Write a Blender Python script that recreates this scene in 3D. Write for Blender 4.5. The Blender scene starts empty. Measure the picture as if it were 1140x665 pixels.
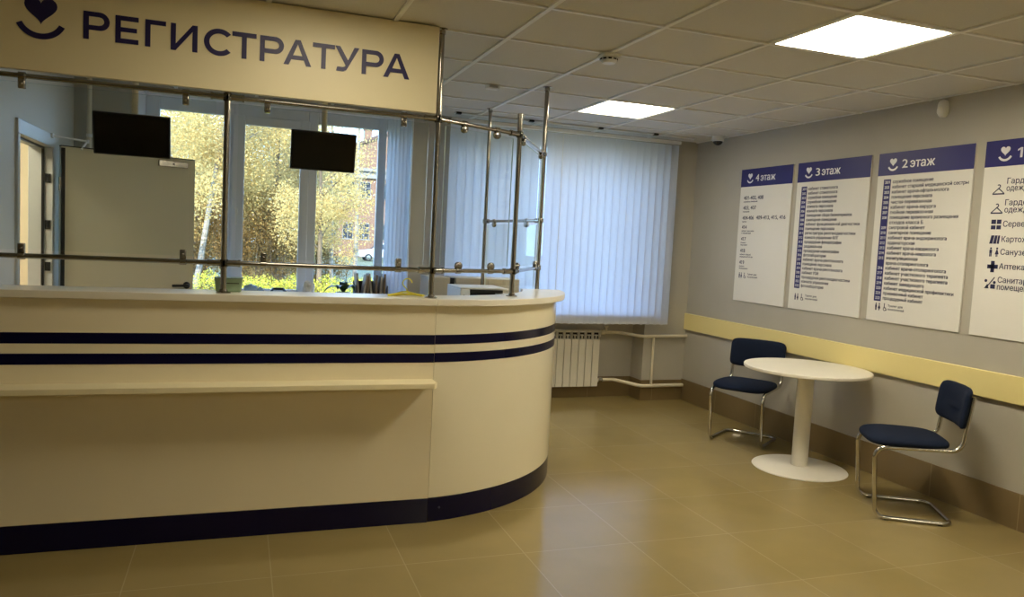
import bpy, bmesh, math, random
import numpy as np
from mathutils import Vector, Matrix
from mathutils.geometry import tessellate_polygon

C = bpy.context.scene.collection
SC = bpy.context.scene
PI = math.pi

# ------------------------------------------------------------------ camera, world, sun, exposure
def lin(c):
    return tuple(((x/255.0)/12.92 if x/255.0 <= 0.04045 else ((x/255.0+0.055)/1.055)**2.4) for x in c)

YAW, PITCH, ROLL, FPX, CAM_H = 0.34495, -0.07426, 0.05085, 851.12, 1.5145
cam_data = bpy.data.cameras.new('camera'); cam = bpy.data.objects.new('camera', cam_data); C.objects.link(cam)
_f = Vector((math.sin(YAW)*math.cos(PITCH), math.cos(YAW)*math.cos(PITCH), math.sin(PITCH)))
_r = Vector((math.cos(YAW), -math.sin(YAW), 0)); _u = _r.cross(_f)
_r2 = math.cos(ROLL)*_r + math.sin(ROLL)*_u; _u2 = -math.sin(ROLL)*_r + math.cos(ROLL)*_u
cam.matrix_world = Matrix(((_r2.x, _u2.x, -_f.x, 0), (_r2.y, _u2.y, -_f.y, 0), (_r2.z, _u2.z, -_f.z, CAM_H), (0, 0, 0, 1)))
cam_data.sensor_width = 36; cam_data.lens = FPX/1140*36; cam_data.clip_start = 0.02; cam_data.clip_end = 400
SC.camera = cam

SKY_STRENGTH, SUN_STRENGTH, LAMP_STRENGTH = 8.8, 11.5, 47.0
LAMP_COLOR = (1.0, 0.885, 0.65)
SC.view_settings.view_transform = 'Standard'; SC.view_settings.look = 'None'
SC.view_settings.exposure = 0.0; SC.view_settings.gamma = 1.0; SC.view_settings.use_curve_mapping = False
w = bpy.data.worlds.new('sky'); SC.world = w; w.use_nodes = True
nt = w.node_tree; nt.nodes.clear()
wo = nt.nodes.new('ShaderNodeOutputWorld'); bg = nt.nodes.new('ShaderNodeBackground')
tc = nt.nodes.new('ShaderNodeTexCoord'); sp = nt.nodes.new('ShaderNodeSeparateXYZ'); cr = nt.nodes.new('ShaderNodeValToRGB')
cr.color_ramp.elements[0].position = 0.0; cr.color_ramp.elements[0].color = (0.49, 0.73, 1.0, 1)
cr.color_ramp.elements[1].position = 0.6; cr.color_ramp.elements[1].color = (0.28, 0.5, 1.0, 1)
nt.links.new(tc.outputs['Generated'], sp.inputs[0]); nt.links.new(sp.outputs['Z'], cr.inputs[0])
nt.links.new(cr.outputs[0], bg.inputs[0]); bg.inputs[1].default_value = SKY_STRENGTH
nt.links.new(bg.outputs[0], wo.inputs[0])
sd = bpy.data.lights.new('sun', 'SUN'); sd.energy = SUN_STRENGTH; sd.angle = 0.01; sd.color = (1.0, 0.9, 0.72)
sun = bpy.data.objects.new('sun', sd); C.objects.link(sun)
sun.rotation_euler = Vector((0.40, 0.82, -0.45)).to_track_quat('-Z', 'Y').to_euler()
sun.location = (-10, -10, 12)
SC.cycles.max_bounces = 10; SC.cycles.diffuse_bounces = 5; SC.cycles.glossy_bounces = 5
SC.cycles.transparent_max_bounces = 24; SC.cycles.sample_clamp_indirect = 6.0
SC.cycles.caustics_reflective = False; SC.cycles.caustics_refractive = False

# ------------------------------------------------------------------ materials
def mat(name, rgb, rough=0.5, metal=0.0, var=0.04, scale=8.0, bump=0.0, bscale=60.0, spec=0.5, stretch=None):
    m = bpy.data.materials.new(name); m.use_nodes = True
    n = m.node_tree.nodes; l = m.node_tree.links; b = n['Principled BSDF']
    b.inputs['Roughness'].default_value = rough; b.inputs['Metallic'].default_value = metal
    b.inputs['Specular IOR Level'].default_value = spec
    t = n.new('ShaderNodeTexCoord'); src = t.outputs['Object']
    if stretch:
        mp = n.new('ShaderNodeMapping'); mp.inputs['Scale'].default_value = stretch
        l.new(src, mp.inputs[0]); src = mp.outputs[0]
    nz = n.new('ShaderNodeTexNoise'); nz.inputs['Scale'].default_value = scale; nz.inputs['Detail'].default_value = 4
    l.new(src, nz.inputs['Vector'])
    r = n.new('ShaderNodeValToRGB'); c = lin(rgb)
    r.color_ramp.elements[0].position = 0.3; r.color_ramp.elements[1].position = 0.7
    r.color_ramp.elements[0].color = tuple(x*(1-var) for x in c)+(1,)
    r.color_ramp.elements[1].color = tuple(min(1, x*(1+var)) for x in c)+(1,)
    l.new(nz.outputs[0], r.inputs[0]); l.new(r.outputs[0], b.inputs['Base Color'])
    if bump:
        n2 = n.new('ShaderNodeTexNoise'); n2.inputs['Scale'].default_value = bscale; l.new(src, n2.inputs['Vector'])
        bp = n.new('ShaderNodeBump'); bp.inputs['Strength'].default_value = bump; bp.inputs['Distance'].default_value = 0.002
        l.new(n2.outputs[0], bp.inputs['Height']); l.new(bp.outputs[0], b.inputs['Normal'])
    return m

def tile_mat(name, rgb, grout, tw, th, ox, oy, plane='XY', rough=0.2, mortar=0.0028, var=0.08, spec=0.5):
    m = bpy.data.materials.new(name); m.use_nodes = True
    n = m.node_tree.nodes; l = m.node_tree.links; b = n['Principled BSDF']
    g = n.new('ShaderNodeNewGeometry'); s = n.new('ShaderNodeSeparateXYZ'); cb = n.new('ShaderNodeCombineXYZ')
    l.new(g.outputs['Position'], s.inputs[0])
    def off(sock, o, dst):
        a = n.new('ShaderNodeMath'); a.operation = 'SUBTRACT'; a.inputs[1].default_value = o
        l.new(s.outputs[sock], a.inputs[0]); l.new(a.outputs[0], cb.inputs[dst])
    off(plane[0], ox, 'X'); off(plane[1], oy, 'Y')
    br = n.new('ShaderNodeTexBrick'); br.offset = 0.0; br.squash = 1.0
    br.inputs['Scale'].default_value = 1.0; br.inputs['Brick Width'].default_value = tw; br.inputs['Row Height'].default_value = th
    br.inputs['Mortar Size'].default_value = mortar; br.inputs['Mortar Smooth'].default_value = 0.2; br.inputs['Bias'].default_value = 0
    c = lin(rgb)
    br.inputs['Color1'].default_value = tuple(x*0.97 for x in c)+(1,); br.inputs['Color2'].default_value = tuple(x*1.03 for x in c)+(1,)
    br.inputs['Mortar'].default_value = lin(grout)+(1,)
    l.new(cb.outputs[0], br.inputs['Vector'])
    nz = n.new('ShaderNodeTexNoise'); nz.inputs['Scale'].default_value = 3.0; nz.inputs['Detail'].default_value = 6
    l.new(g.outputs['Position'], nz.inputs['Vector'])
    mr = n.new('ShaderNodeMapRange'); mr.inputs[3].default_value = 1-var; mr.inputs[4].default_value = 1+var
    l.new(nz.outputs[0], mr.inputs[0])
    mx = n.new('ShaderNodeMix'); mx.data_type = 'RGBA'; mx.blend_type = 'MULTIPLY'; mx.inputs[0].default_value = 1
    l.new(br.outputs['Color'], mx.inputs[6]); l.new(mr.outputs[0], mx.inputs[7]); l.new(mx.outputs[2], b.inputs['Base Color'])
    b.inputs['Roughness'].default_value = rough; b.inputs['Specular IOR Level'].default_value = spec
    bp = n.new('ShaderNodeBump'); bp.invert = True; bp.inputs['Strength'].default_value = 0.25; bp.inputs['Distance'].default_value = 0.0015
    l.new(br.outputs['Fac'], bp.inputs['Height']); l.new(bp.outputs[0], b.inputs['Normal'])
    return m

def glass_mat(name, tint=(0.97, 0.985, 0.98), refl=1.0):
    m = bpy.data.materials.new(name); m.use_nodes = True
    n = m.node_tree.nodes; l = m.node_tree.links; n.clear()
    o = n.new('ShaderNodeOutputMaterial'); t = n.new('ShaderNodeBsdfTransparent'); g = n.new('ShaderNodeBsdfGlossy')
    t.inputs[0].default_value = tint+(1,); g.inputs['Roughness'].default_value = 0.01
    f = n.new('ShaderNodeFresnel'); f.inputs[0].default_value = 1.45
    mu = n.new('ShaderNodeMath'); mu.operation = 'MULTIPLY'; mu.inputs[1].default_value = refl
    l.new(f.outputs[0], mu.inputs[0])
    x = n.new('ShaderNodeMixShader'); l.new(mu.outputs[0], x.inputs[0]); l.new(t.outputs[0], x.inputs[1]); l.new(g.outputs[0], x.inputs[2])
    l.new(x.outputs[0], o.inputs[0])
    return m

def emit_mat(name, col, strength):
    m = bpy.data.materials.new(name); m.use_nodes = True
    n = m.node_tree.nodes; l = m.node_tree.links; n.clear()
    o = n.new('ShaderNodeOutputMaterial'); e = n.new('ShaderNodeEmission')
    e.inputs[0].default_value = tuple(col)+(1,); e.inputs[1].default_value = strength
    l.new(e.outputs[0], o.inputs[0]); return m

def leafy_mat(name, cols, transl=0.35, rough=0.6):
    m = bpy.data.materials.new(name); m.use_nodes = True
    n = m.node_tree.nodes; l = m.node_tree.links; n.clear()
    o = n.new('ShaderNodeOutputMaterial'); d = n.new('ShaderNodeBsdfDiffuse'); t = n.new('ShaderNodeBsdfTranslucent')
    g = n.new('ShaderNodeNewGeometry'); r = n.new('ShaderNodeValToRGB'); x = n.new('ShaderNodeMixShader')
    e = r.color_ramp.elements
    for i, c in enumerate(cols):
        p = i/(len(cols)-1)
        k = e[0] if i == 0 else (e[1] if i == len(cols)-1 else e.new(p))
        k.position = p; k.color = lin(c)+(1,)
    e[len(cols)-1].position = 1.0
    l.new(g.outputs['Random Per Island'], r.inputs[0]); l.new(r.outputs[0], d.inputs[0]); l.new(r.outputs[0], t.inputs[0])
    x.inputs[0].default_value = transl
    l.new(d.outputs[0], x.inputs[1]); l.new(t.outputs[0], x.inputs[2]); l.new(x.outputs[0], o.inputs[0])
    return m

def fabric_translucent(name, rgb, transl):
    m = bpy.data.materials.new(name); m.use_nodes = True
    n = m.node_tree.nodes; l = m.node_tree.links; n.clear()
    o = n.new('ShaderNodeOutputMaterial'); d = n.new('ShaderNodeBsdfDiffuse'); t = n.new('ShaderNodeBsdfTranslucent'); x = n.new('ShaderNodeMixShader')
    tcn = n.new('ShaderNodeTexCoord'); mp = n.new('ShaderNodeMapping'); mp.inputs['Scale'].default_value = (90, 90, 6)
    nz = n.new('ShaderNodeTexNoise'); nz.inputs['Scale'].default_value = 3
    l.new(tcn.outputs['Object'], mp.inputs[0]); l.new(mp.outputs[0], nz.inputs['Vector'])
    r = n.new('ShaderNodeValToRGB'); c = lin(rgb)
    r.color_ramp.elements[0].color = tuple(v*0.93 for v in c)+(1,); r.color_ramp.elements[1].color = tuple(min(1, v*1.05) for v in c)+(1,)
    l.new(nz.outputs[0], r.inputs[0]); l.new(r.outputs[0], d.inputs[0]); l.new(r.outputs[0], t.inputs[0])
    x.inputs[0].default_value = transl; l.new(d.outputs[0], x.inputs[1]); l.new(t.outputs[0], x.inputs[2]); l.new(x.outputs[0], o.inputs[0])
    return m

M = {}
M['wall'] = mat('wall_paint_grey', (180, 176, 165), 0.62, var=0.03, scale=3, bump=0.06, bscale=220)
M['beige_wall'] = mat('wall_paint_beige', (226, 216, 190), 0.6, var=0.02)
M['wall_light'] = mat('wall_paint_light_grey', (208, 203, 190), 0.6, var=0.03, scale=3, bump=0.06, bscale=220)
M['ceiling'] = mat('ceiling_tile', (214, 212, 207), 0.85, var=0.03, scale=140, bump=0.25, bscale=320)
M['grid'] = mat('ceiling_grid_white', (240, 240, 238), 0.45, var=0.01)
M['floor'] = tile_mat('floor_tile_tan', (151, 134, 88), (166, 150, 108), 0.59, 0.578, 1.935, 3.38, 'XY', rough=0.16, var=0.12, spec=0.7)
M['skirt_x'] = tile_mat('skirting_tile_brown', (124, 106, 74), (150, 134, 100), 0.6, 1.0, 0.05, -0.5, 'YZ', rough=0.3)
M['skirt_y'] = tile_mat('skirting_tile_brown_back', (124, 106, 74), (150, 134, 100), 0.6, 1.0, 0.32, -0.5, 'XZ', rough=0.3)
M['cream'] = mat('counter_laminate_cream', (241, 231, 203), 0.28, var=0.015, scale=2)
M['cream_gloss'] = mat('curved_counter_gloss', (240, 233, 208), 0.10, var=0.01, scale=2)
M['shelf'] = mat('ledge_laminate', (246, 236, 200), 0.35, var=0.01)
M['top'] = mat('counter_top_white', (236, 231, 216), 0.28, var=0.01)
M['navy'] = mat('navy_laminate', (11, 11, 48), 0.2, var=0.02, spec=0.3)
M['sign'] = mat('sign_board_cream', (240, 229, 192), 0.42, var=0.012, scale=2)
M['sign_navy'] = mat('sign_lettering_navy', (34, 28, 84), 0.4, var=0.02)
M['chrome'] = mat('chrome', (200, 198, 192), 0.12, 1.0, var=0.03)
M['steel'] = mat('brushed_steel_tube', (158, 154, 146), 0.16, 1.0, var=0.05)
M['clear'] = glass_mat('screen_glass', (0.965, 0.98, 0.97), 0.14)
M['glass_edge'] = mat('polished_edge_highlight', (206, 222, 216), 0.2, var=0.02)  # pale tone paints the highlight lines along the panel edges
M['pane'] = glass_mat('window_glass', (0.93, 0.95, 0.95), 0.8)
M['white'] = mat('white_plastic', (232, 232, 230), 0.35, var=0.01)
M['pvc'] = mat('window_frame_pvc', (226, 228, 232), 0.35, var=0.01)
M['reveal'] = mat('white_window_reveal', (244, 244, 246), 0.5, var=0.01)
M['lampframe'] = mat('lamp_frame_white', (240, 238, 230), 0.4, var=0.01)
M['black'] = mat('black_plastic', (12, 12, 14), 0.35, var=0.05)
M['screen'] = mat('dark_screen', (6, 6, 8), 0.22, var=0.05)
M['fabric'] = mat('navy_chair_fabric', (22, 32, 54), 0.9, var=0.25, scale=350, bump=0.5, bscale=500, spec=0.2)
M['table'] = mat('white_table', (236, 232, 222), 0.4, var=0.012)
M['rail'] = mat('cream_bumper_rail', (238, 222, 154), 0.42, var=0.015, scale=2)
M['board'] = mat('sign_panel_white', (230, 228, 222), 0.4, var=0.008)
M['board_blue'] = mat('sign_header_blue', (36, 32, 106), 0.4, var=0.02)
M['board_white'] = mat('sign_print_white', (236, 236, 240), 0.45, var=0.01)
M['board_text'] = mat('sign_print_navy', (30, 30, 72), 0.45, var=0.02)
M['radiator'] = mat('radiator_enamel', (232, 228, 214), 0.3, var=0.01)
M['dark_gap'] = mat('dark_recess', (58, 54, 48), 0.7, var=0.05)
M['pipe'] = mat('pipe_paint_cream', (226, 218, 196), 0.35, var=0.02)
M['door'] = mat('door_leaf_grey_beige', (208, 202, 178), 0.42, var=0.02, scale=1.5)
M['door_frame'] = mat('door_frame_grey', (186, 188, 186), 0.4, var=0.02)
M['blind'] = fabric_translucent('vertical_blind_fabric', (226, 230, 240), 0.62)
M['green'] = mat('dark_green_plastic', (150, 174, 142), 0.4, var=0.03)
M['yellow'] = mat('yellow_plastic', (244, 232, 80), 0.35, var=0.02)
M['cabinet'] = mat('cabinet_beige', (184, 176, 158), 0.45, var=0.02)
M['cabinet_light'] = mat('cabinet_grey_beige', (206, 198, 180), 0.45, var=0.02)
M['leafgreen'] = mat('orchid_leaf', (34, 62, 28), 0.35, var=0.2, scale=20)
M['paper_grey'] = mat('grey_folder_card', (176, 168, 156), 0.7, var=0.05, scale=30)
M['paper_brown'] = mat('brown_folder_card', (134, 116, 94), 0.7, var=0.06, scale=30)
M['bluebag'] = mat('pale_blue_film', (170, 196, 228), 0.4, var=0.08, scale=40)
M['red'] = mat('red_plastic', (190, 40, 60), 0.4, var=0.05)
M['bark'] = mat('bark_brown', (98, 82, 62), 0.85, var=0.35, scale=12, stretch=(1, 1, 0.2))
M['birch'] = mat('birch_bark', (132, 122, 106), 0.75, var=0.5, scale=5, stretch=(1, 1, 3.5))
M['grass'] = mat('autumn_grass', (88, 88, 50), 0.9, var=0.35, scale=2.5)
M['brick'] = tile_mat('brick_wall', (122, 86, 66), (126, 116, 104), 0.3, 0.09, 0, 0, 'XZ', rough=0.85, mortar=0.012, var=0.18, spec=0.2)
M['plaster'] = mat('cornice_plaster', (126, 122, 116), 0.8, var=0.05)
M['roof'] = mat('roof_sheet', (84, 62, 52), 0.7, var=0.1)
M['win_dark'] = mat('dark_window_pane', (44, 50, 58), 0.5, var=0.2, scale=0.6, spec=0.15)
M['car'] = mat('white_car_paint', (176, 182, 190), 0.2, var=0.02)
M['tyre'] = mat('tyre_rubber', (26, 26, 28), 0.8, var=0.1)
M['carglass'] = mat('car_window_tint', (38, 46, 54), 0.1, var=0.1)
M['lens'] = mat('camera_dome_dark', (14, 14, 16), 0.08, var=0.1)
M['lamp'] = emit_mat('lamp_diffuser', LAMP_COLOR, LAMP_STRENGTH)
M['lamp_left'] = emit_mat('lamp_diffuser_dimmed', LAMP_COLOR, LAMP_STRENGTH*0.26)
M['lamp_far'] = emit_mat('lamp_diffuser_weaker', LAMP_COLOR, LAMP_STRENGTH*0.5)  # far panel at reduced strength

# ------------------------------------------------------------------ mesh builder
def fillet(pts, rad, n=6, closed=False):
    pts = [Vector(p) for p in pts]; out = []
    N = len(pts)
    for i, p in enumerate(pts):
        if not closed and (i == 0 or i == N-1): out.append(p); continue
        a = (pts[i-1]-p); b = (pts[(i+1) % N]-p); la, lb = a.length, b.length; a.normalize(); b.normalize()
        ang = a.angle(b)
        if ang > PI-0.02: out.append(p); continue
        d = min(rad/math.tan(ang/2), la*0.49, lb*0.49); r = d*math.tan(ang/2)
        c = p+(a+b).normalized()*(r/math.sin(ang/2))
        s = p+a*d-c; e = p+b*d-c
        for k in range(n+1):
            v = s.lerp(e, k/n); v = v.normalized()*r
            out.append(c+v)
    return out

def root_offset(parent):
    o = Vector((0, 0, 0)); p = parent
    while p is not None: o += p.location; p = p.parent
    return o

class MB:
    def __init__(s): s.v = []; s.f = []
    def add(s, vs, fs):
        k = len(s.v); s.v += [Vector(x) for x in vs]; s.f += [tuple(i+k for i in f) for f in fs]; return s
    def box(s, x0, x1, y0, y1, z0, z1):
        return s.add([(x0,y0,z0),(x1,y0,z0),(x1,y1,z0),(x0,y1,z0),(x0,y0,z1),(x1,y0,z1),(x1,y1,z1),(x0,y1,z1)],
                     [(0,3,2,1),(4,5,6,7),(0,1,5,4),(1,2,6,5),(2,3,7,6),(3,0,4,7)])
    def obox(s, c, u, v, wv):
        c, u, v, wv = map(Vector, (c, u, v, wv))
        if u.cross(v).dot(wv) < 0: u = -u
        P = [c+a*u+b*v+d*wv for d in (-1, 1) for (a, b) in ((-1,-1),(1,-1),(1,1),(-1,1))]
        return s.add(P, [(0,3,2,1),(4,5,6,7),(0,1,5,4),(1,2,6,5),(2,3,7,6),(3,0,4,7)])
    def tube(s, path, r, seg=12, closed=False, taper=None):
        P = [Vector(p) for p in path]; N = len(P); rings = []
        t0 = (P[1]-P[0]).normalized(); ref = Vector((0, 0, 1)) if abs(t0.z) < 0.9 else Vector((1, 0, 0))
        nrm = (ref-t0*ref.dot(t0)).normalized(); prev = t0
        for i in range(N):
            if closed: t = (P[(i+1) % N]-P[i-1]).normalized()
            else: t = ((P[min(i+1, N-1)]-P[max(i-1, 0)])).normalized()
            q = prev.rotation_difference(t); nrm = q @ nrm; nrm = (nrm-t*nrm.dot(t)).normalized(); prev = t
            b = t.cross(nrm); rr = r*(1 if taper is None else 1+(taper-1)*i/(N-1))
            rings.append([P[i]+rr*(math.cos(2*PI*k/seg)*nrm+math.sin(2*PI*k/seg)*b) for k in range(seg)])
        vs = [p for g in rings for p in g]; fs = []
        for i in range(N if closed else N-1):
            j = (i+1) % N
            for k in range(seg):
                m = (k+1) % seg; fs.append((i*seg+k, i*seg+m, j*seg+m, j*seg+k))
        if not closed: fs += [tuple(range(seg))[::-1], tuple((N-1)*seg+k for k in range(seg))]
        return s.add(vs, fs)
    def lathe(s, prof, c=(0,0,0), seg=32, axis=(0,0,1)):
        c = Vector(c); a = Vector(axis).normalized(); ref = Vector((1,0,0)) if abs(a.x) < 0.9 else Vector((0,1,0))
        u = (ref-a*ref.dot(a)).normalized(); v = a.cross(u); n = len(prof); vs = []
        for (r, h) in prof:
            for k in range(seg):
                t = 2*PI*k/seg; vs.append(c+a*h+r*(math.cos(t)*u+math.sin(t)*v))
        fs = []
        for i in range(n-1):
            for k in range(seg):
                m = (k+1) % seg; fs.append((i*seg+k, i*seg+m, (i+1)*seg+m, (i+1)*seg+k))
        if prof[0][0] > 1e-6: fs.append(tuple(range(seg))[::-1])
        if prof[-1][0] > 1e-6: fs.append(tuple((n-1)*seg+k for k in range(seg)))
        return s.add(vs, fs)
    def prism(s, poly, o, u, v, d):
        """2D polygon in the plane o+x*u+y*v, thickened along u x v by d"""
        o, u, v = Vector(o), Vector(u), Vector(v); nrm = u.cross(v).normalized()
        area = sum(poly[i][0]*poly[(i+1) % len(poly)][1]-poly[(i+1) % len(poly)][0]*poly[i][1] for i in range(len(poly)))
        if area < 0: poly = poly[::-1]
        n = len(poly); a = [o+x*u+y*v for x, y in poly]; b = [p+nrm*d for p in a]
        if d < 0: a, b = b, a
        return s.add(a+b, [tuple(range(n))[::-1], tuple(range(n, 2*n))]+[(i, (i+1) % n, n+(i+1) % n, n+i) for i in range(n)])
    def arcwall(s, cx, cy, r0, r1, a0, a1, z0, z1, n=48):
        P = []
        for i in range(n+1):
            a = a0+(a1-a0)*i/n
            for r, z in ((r1, z0), (r1, z1), (r0, z1), (r0, z0)): P.append((cx+r*math.cos(a), cy+r*math.sin(a), z))
        fs = []
        for i in range(n):
            for k in range(4):
                m = (k+1) % 4; fs.append((i*4+k, (i+1)*4+k, (i+1)*4+m, i*4+m))
        fs += [(0, 1, 2, 3), tuple(n*4+k for k in (3, 2, 1, 0))]
        return s.add(P, fs)
    def pad(s, w, h, prof, e=3.2, seg=40, fn=None):
        """superellipse outline w x h, rings (inset, z)"""
        vs = []; n = len(prof)
        for (ins, z) in prof:
            for k in range(seg):
                t = 2*PI*k/seg; c, q = math.cos(t), math.sin(t)
                x = math.copysign(abs(c)**(2/e), c)*(w/2-ins); y = math.copysign(abs(q)**(2/e), q)*(h/2-ins)
                p = Vector((x, y, z)); vs.append(fn(p) if fn else p)
        fs = []
        for i in range(n-1):
            for k in range(seg):
                m = (k+1) % seg; fs.append((i*seg+k, i*seg+m, (i+1)*seg+m, (i+1)*seg+k))
        fs += [tuple(range(seg))[::-1], tuple((n-1)*seg+k for k in range(seg))]
        return s.add(vs, fs)
    def build(s, name, m, parent=None, bevel=0.0, sharp=35, local=False, seg=2):
        off = Vector((0, 0, 0)) if local else root_offset(parent)
        me = bpy.data.meshes.new(name)
        me.from_pydata([tuple(p-off) for p in s.v], [], s.f); me.update()
        bm = bmesh.new(); bm.from_mesh(me); bmesh.ops.recalc_face_normals(bm, faces=bm.faces)
        bm.to_mesh(me); bm.free()
        for p in me.polygons: p.use_smooth = True
        me.set_sharp_from_angle(angle=math.radians(sharp))
        o = bpy.data.objects.new(name, me); C.objects.link(o)
        me.materials.append(M[m] if isinstance(m, str) else m)
        if parent is not None: o.parent = parent
        if bevel:
            b = o.modifiers.new('bevel', 'BEVEL'); b.width = bevel; b.segments = seg; b.limit_method = 'ANGLE'; b.angle_limit = math.radians(40)
        return o

def thing(name, label, cat, loc=(0,0,0), group=None, kind=None):
    o = bpy.data.objects.new(name, None); C.objects.link(o); o.location = loc; o.empty_display_size = 0.1
    return tag(o, label, cat, group, kind)
def tag(o, label, cat=None, group=None, kind=None):
    o['label'] = label
    if cat: o['category'] = cat
    if group: o['group'] = group
    if kind: o['kind'] = kind
    return o
def struct(name, mb, m, label, cat, **k):
    return tag(mb.build(name, m, **k), label, cat, kind='structure')
def dup(root, loc, rotz=None, label=None):
    r = root.copy(); C.objects.link(r); r.location = loc
    if rotz is not None: r.rotation_euler = (0, 0, rotz)
    if label: r['label'] = label
    for ch in list(root.children):
        c = ch.copy(); C.objects.link(c); c.parent = r
        for g in ch.children:
            d = g.copy(); C.objects.link(d); d.parent = c
    return r

# ------------------------------------------------------------------ room dimensions
XR, XL, YB, HC = 4.27, -1.2, 6.65, 2.587
X0, Y0 = -3.2, -2.5          # far limits of the hall behind the camera
GX, GY, GP = 1.3055, 2.7235, 0.6
LAMPS = [(2, 0), (2, 4), (2, -8), (-2, 0)]     # grid cells holding lamps

# floor / ceiling
struct('floor', MB().box(X0-.2, XR+.2, Y0-.2, 7.1, -0.12, 0), 'floor', 'glossy tan floor tiles with pale joints across the hall', 'floor')
cl = MB()
xs = [X0-.1]+[GX+GP*i for i in range(-7, 5)]+[XR+.1]; ys = [Y0-.1]+[GY+GP*j for j in range(-8, 6)]+[6.7]
for i in range(len(xs)-1):
    for j in range(len(ys)-1):
        if i >= 1 and j >= 1 and (i-8, j-9) in LAMPS: continue
        cl.box(xs[i], xs[i+1], ys[j], ys[j+1], HC, HC+.02)
ceiling = struct('ceiling', cl, 'ceiling', 'suspended ceiling of square tiles in a white grid', 'ceiling')
tg = MB()
for x in xs[1:-1]:
    tg.box(x-.012, x+.012, Y0-.05, 6.66, HC-.010, HC+.004)
for y in ys[1:-1]+[6.15]:
    tg.box(X0-.05, XR, y-.010, y+.010, HC-.0088, HC+.004)
tg.box(XR-.022, XR+.02, Y0, YB, HC-.006, HC+.004)
tg.build('ceiling_grid', 'grid', ceiling)
struct('roof', MB().box(X0-.5, XR+.5, Y0-.4, 7.3, HC+.14, HC+.3), 'plaster', 'slab above the suspended ceiling', 'slab')

# walls
struct('wall_right', MB().box(XR, XR+.2, Y0-.2, 7.1, 0, HC+.14), 'wall', 'grey painted right wall carrying the floor directories', 'wall')
struct('wall_behind', MB().box(X0-.2, XR+.2, Y0-.2, Y0, 0, HC+.14), 'wall', 'grey wall of the hall behind the viewer', 'wall')
struct('wall_far_left', MB().box(X0-.2, X0, Y0, 7.1, 0, HC+.14), 'wall', 'grey wall closing the hall on the far left', 'wall')
struct('wall_reception', MB().box(X0, XL, 3.95, 4.07, 0, HC+.14), 'wall', 'grey wall left of the reception counter', 'wall')
DY0, DY1, DZ = 5.08, 5.93, 2.015
wl = MB().box(XL-.12, XL, 4.07, DY0, 0, HC+.14).box(XL-.12, XL, DY1, 7.1, 0, HC+.14).box(XL-.12, XL, DY0, DY1, DZ, HC+.14)
struct('wall_left', wl, 'wall_light', 'pale grey side wall behind the counter with the open doorway', 'wall')
WZ0, WZ1 = 0.95, 2.57
WX0, WX1 = -0.80, 1.40
NX0, NX1 = 1.75, 3.80
wb = MB()
wb.box(XL, WX0, YB, 7.1, 0, HC+.14).box(WX1, NX0, YB, 7.1, 0, HC+.14).box(NX1, XR, YB, 7.1, 0, HC+.14)
wb.box(WX0, WX1, YB, 7.1, 0, WZ0-.04).box(WX0, WX1, YB, 7.1, WZ1, HC+.14)
wb.box(NX0, NX1, 6.88, 7.1, 0, 0.86).box(NX0, NX1, YB, 7.1, WZ1, HC+.14)
struct('wall_back', wb, 'wall', 'grey window wall at the end of the hall', 'wall')
struct('wall_side_room', MB().box(X0, XL-.12, YB, 7.1, 0, HC+.14), 'beige_wall', 'beige wall of the lit room beyond the open doorway', 'wall')

# skirting tiles
struct('baseboard_right', MB().box(XR-.012, XR, Y0, YB, 0, .215), 'skirt_x', 'brown tile skirting along the right wall', 'skirting', bevel=.002)
sb = MB().box(NX1-.012, XR-.012, YB-.012, YB, 0, .205).box(NX1-.012, NX1, YB, 6.88, 0, .205).box(NX0, NX1, 6.868, 6.88, 0, .205)
struct('baseboard_back', sb, 'skirt_y', 'brown tile skirting around the radiator niche', 'skirting', bevel=.002)
sb = MB().box(XL, WX1, YB-.012, YB, 0, .205).box(WX1, NX0, YB-.012, YB, 0, .205)
struct('baseboard_reception', sb, 'skirt_y', 'brown tile skirting under the reception window', 'skirting', bevel=.002)

# ------------------------------------------------------------------ window behind the counter
win1 = thing('window_1', 'triple window with white plastic frames behind the reception counter', 'window', (0.3, 6.98, WZ0), kind='structure')
def fr(x0, x1, z0, z1, y0=6.95, y1=7.01): return MB().box(x0, x1, y0, y1, z0, z1)
FX0, FX1, FZ0, FZ1 = -0.74, 1.398, 0.912, 2.55
fm = MB()
for b in ((FX0, -0.635, FZ0, FZ1), (-0.145, -0.065, FZ0, FZ1), (0.545, 0.625, FZ0, FZ1), (1.155, 1.225, FZ0, FZ1), (1.34, FX1, FZ0, FZ1)): fm.box(b[0], b[1], 6.95, 7.01, b[2], b[3])
for a, b in ((-0.635, -0.145), (-0.065, 0.545), (0.625, 1.155), (1.225, 1.34)):
    fm.box(a, b, 6.95, 7.01, FZ0, FZ0+.045); fm.box(a, b, 6.95, 7.01, 2.45, FZ1)
fm.build('frame', 'pvc', win1, bevel=.006)
sm = MB(); a, b, z0, z1 = -0.075, 0.555, .962, 2.46
sm.box(a, a+.1, 6.925, 6.97, z0, z1).box(b-.075, b, 6.925, 6.97, z0, z1).box(a+.1, b-.075, 6.925, 6.97, z0, z0+.035).box(a+.1, b-.075, 6.925, 6.97, z1-.075, z1)
sash = sm.build('sash', 'pvc', win1, bevel=.008)
hd = MB().box(-0.045, -0.02, 6.915, 6.925, 1.62, 1.69).box(-0.04, -0.025, 6.88, 6.915, 1.648, 1.662).box(-0.042, -0.023, 6.872, 6.885, 1.535, 1.668)
hd.build('handle', 'white', sash, bevel=.003)
for a, b, z0, z1 in ((-0.635, -0.145, .957, 2.45), (0.025, 0.48, .997, 2.385), (0.625, 1.155, .957, 2.45), (1.225, 1.34, .957, 2.45)):
    MB().box(a-.004, b+.004, 6.974, 6.98, z0-.004, z1+.004).build('pane', 'pane', win1)
rv = MB()
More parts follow.
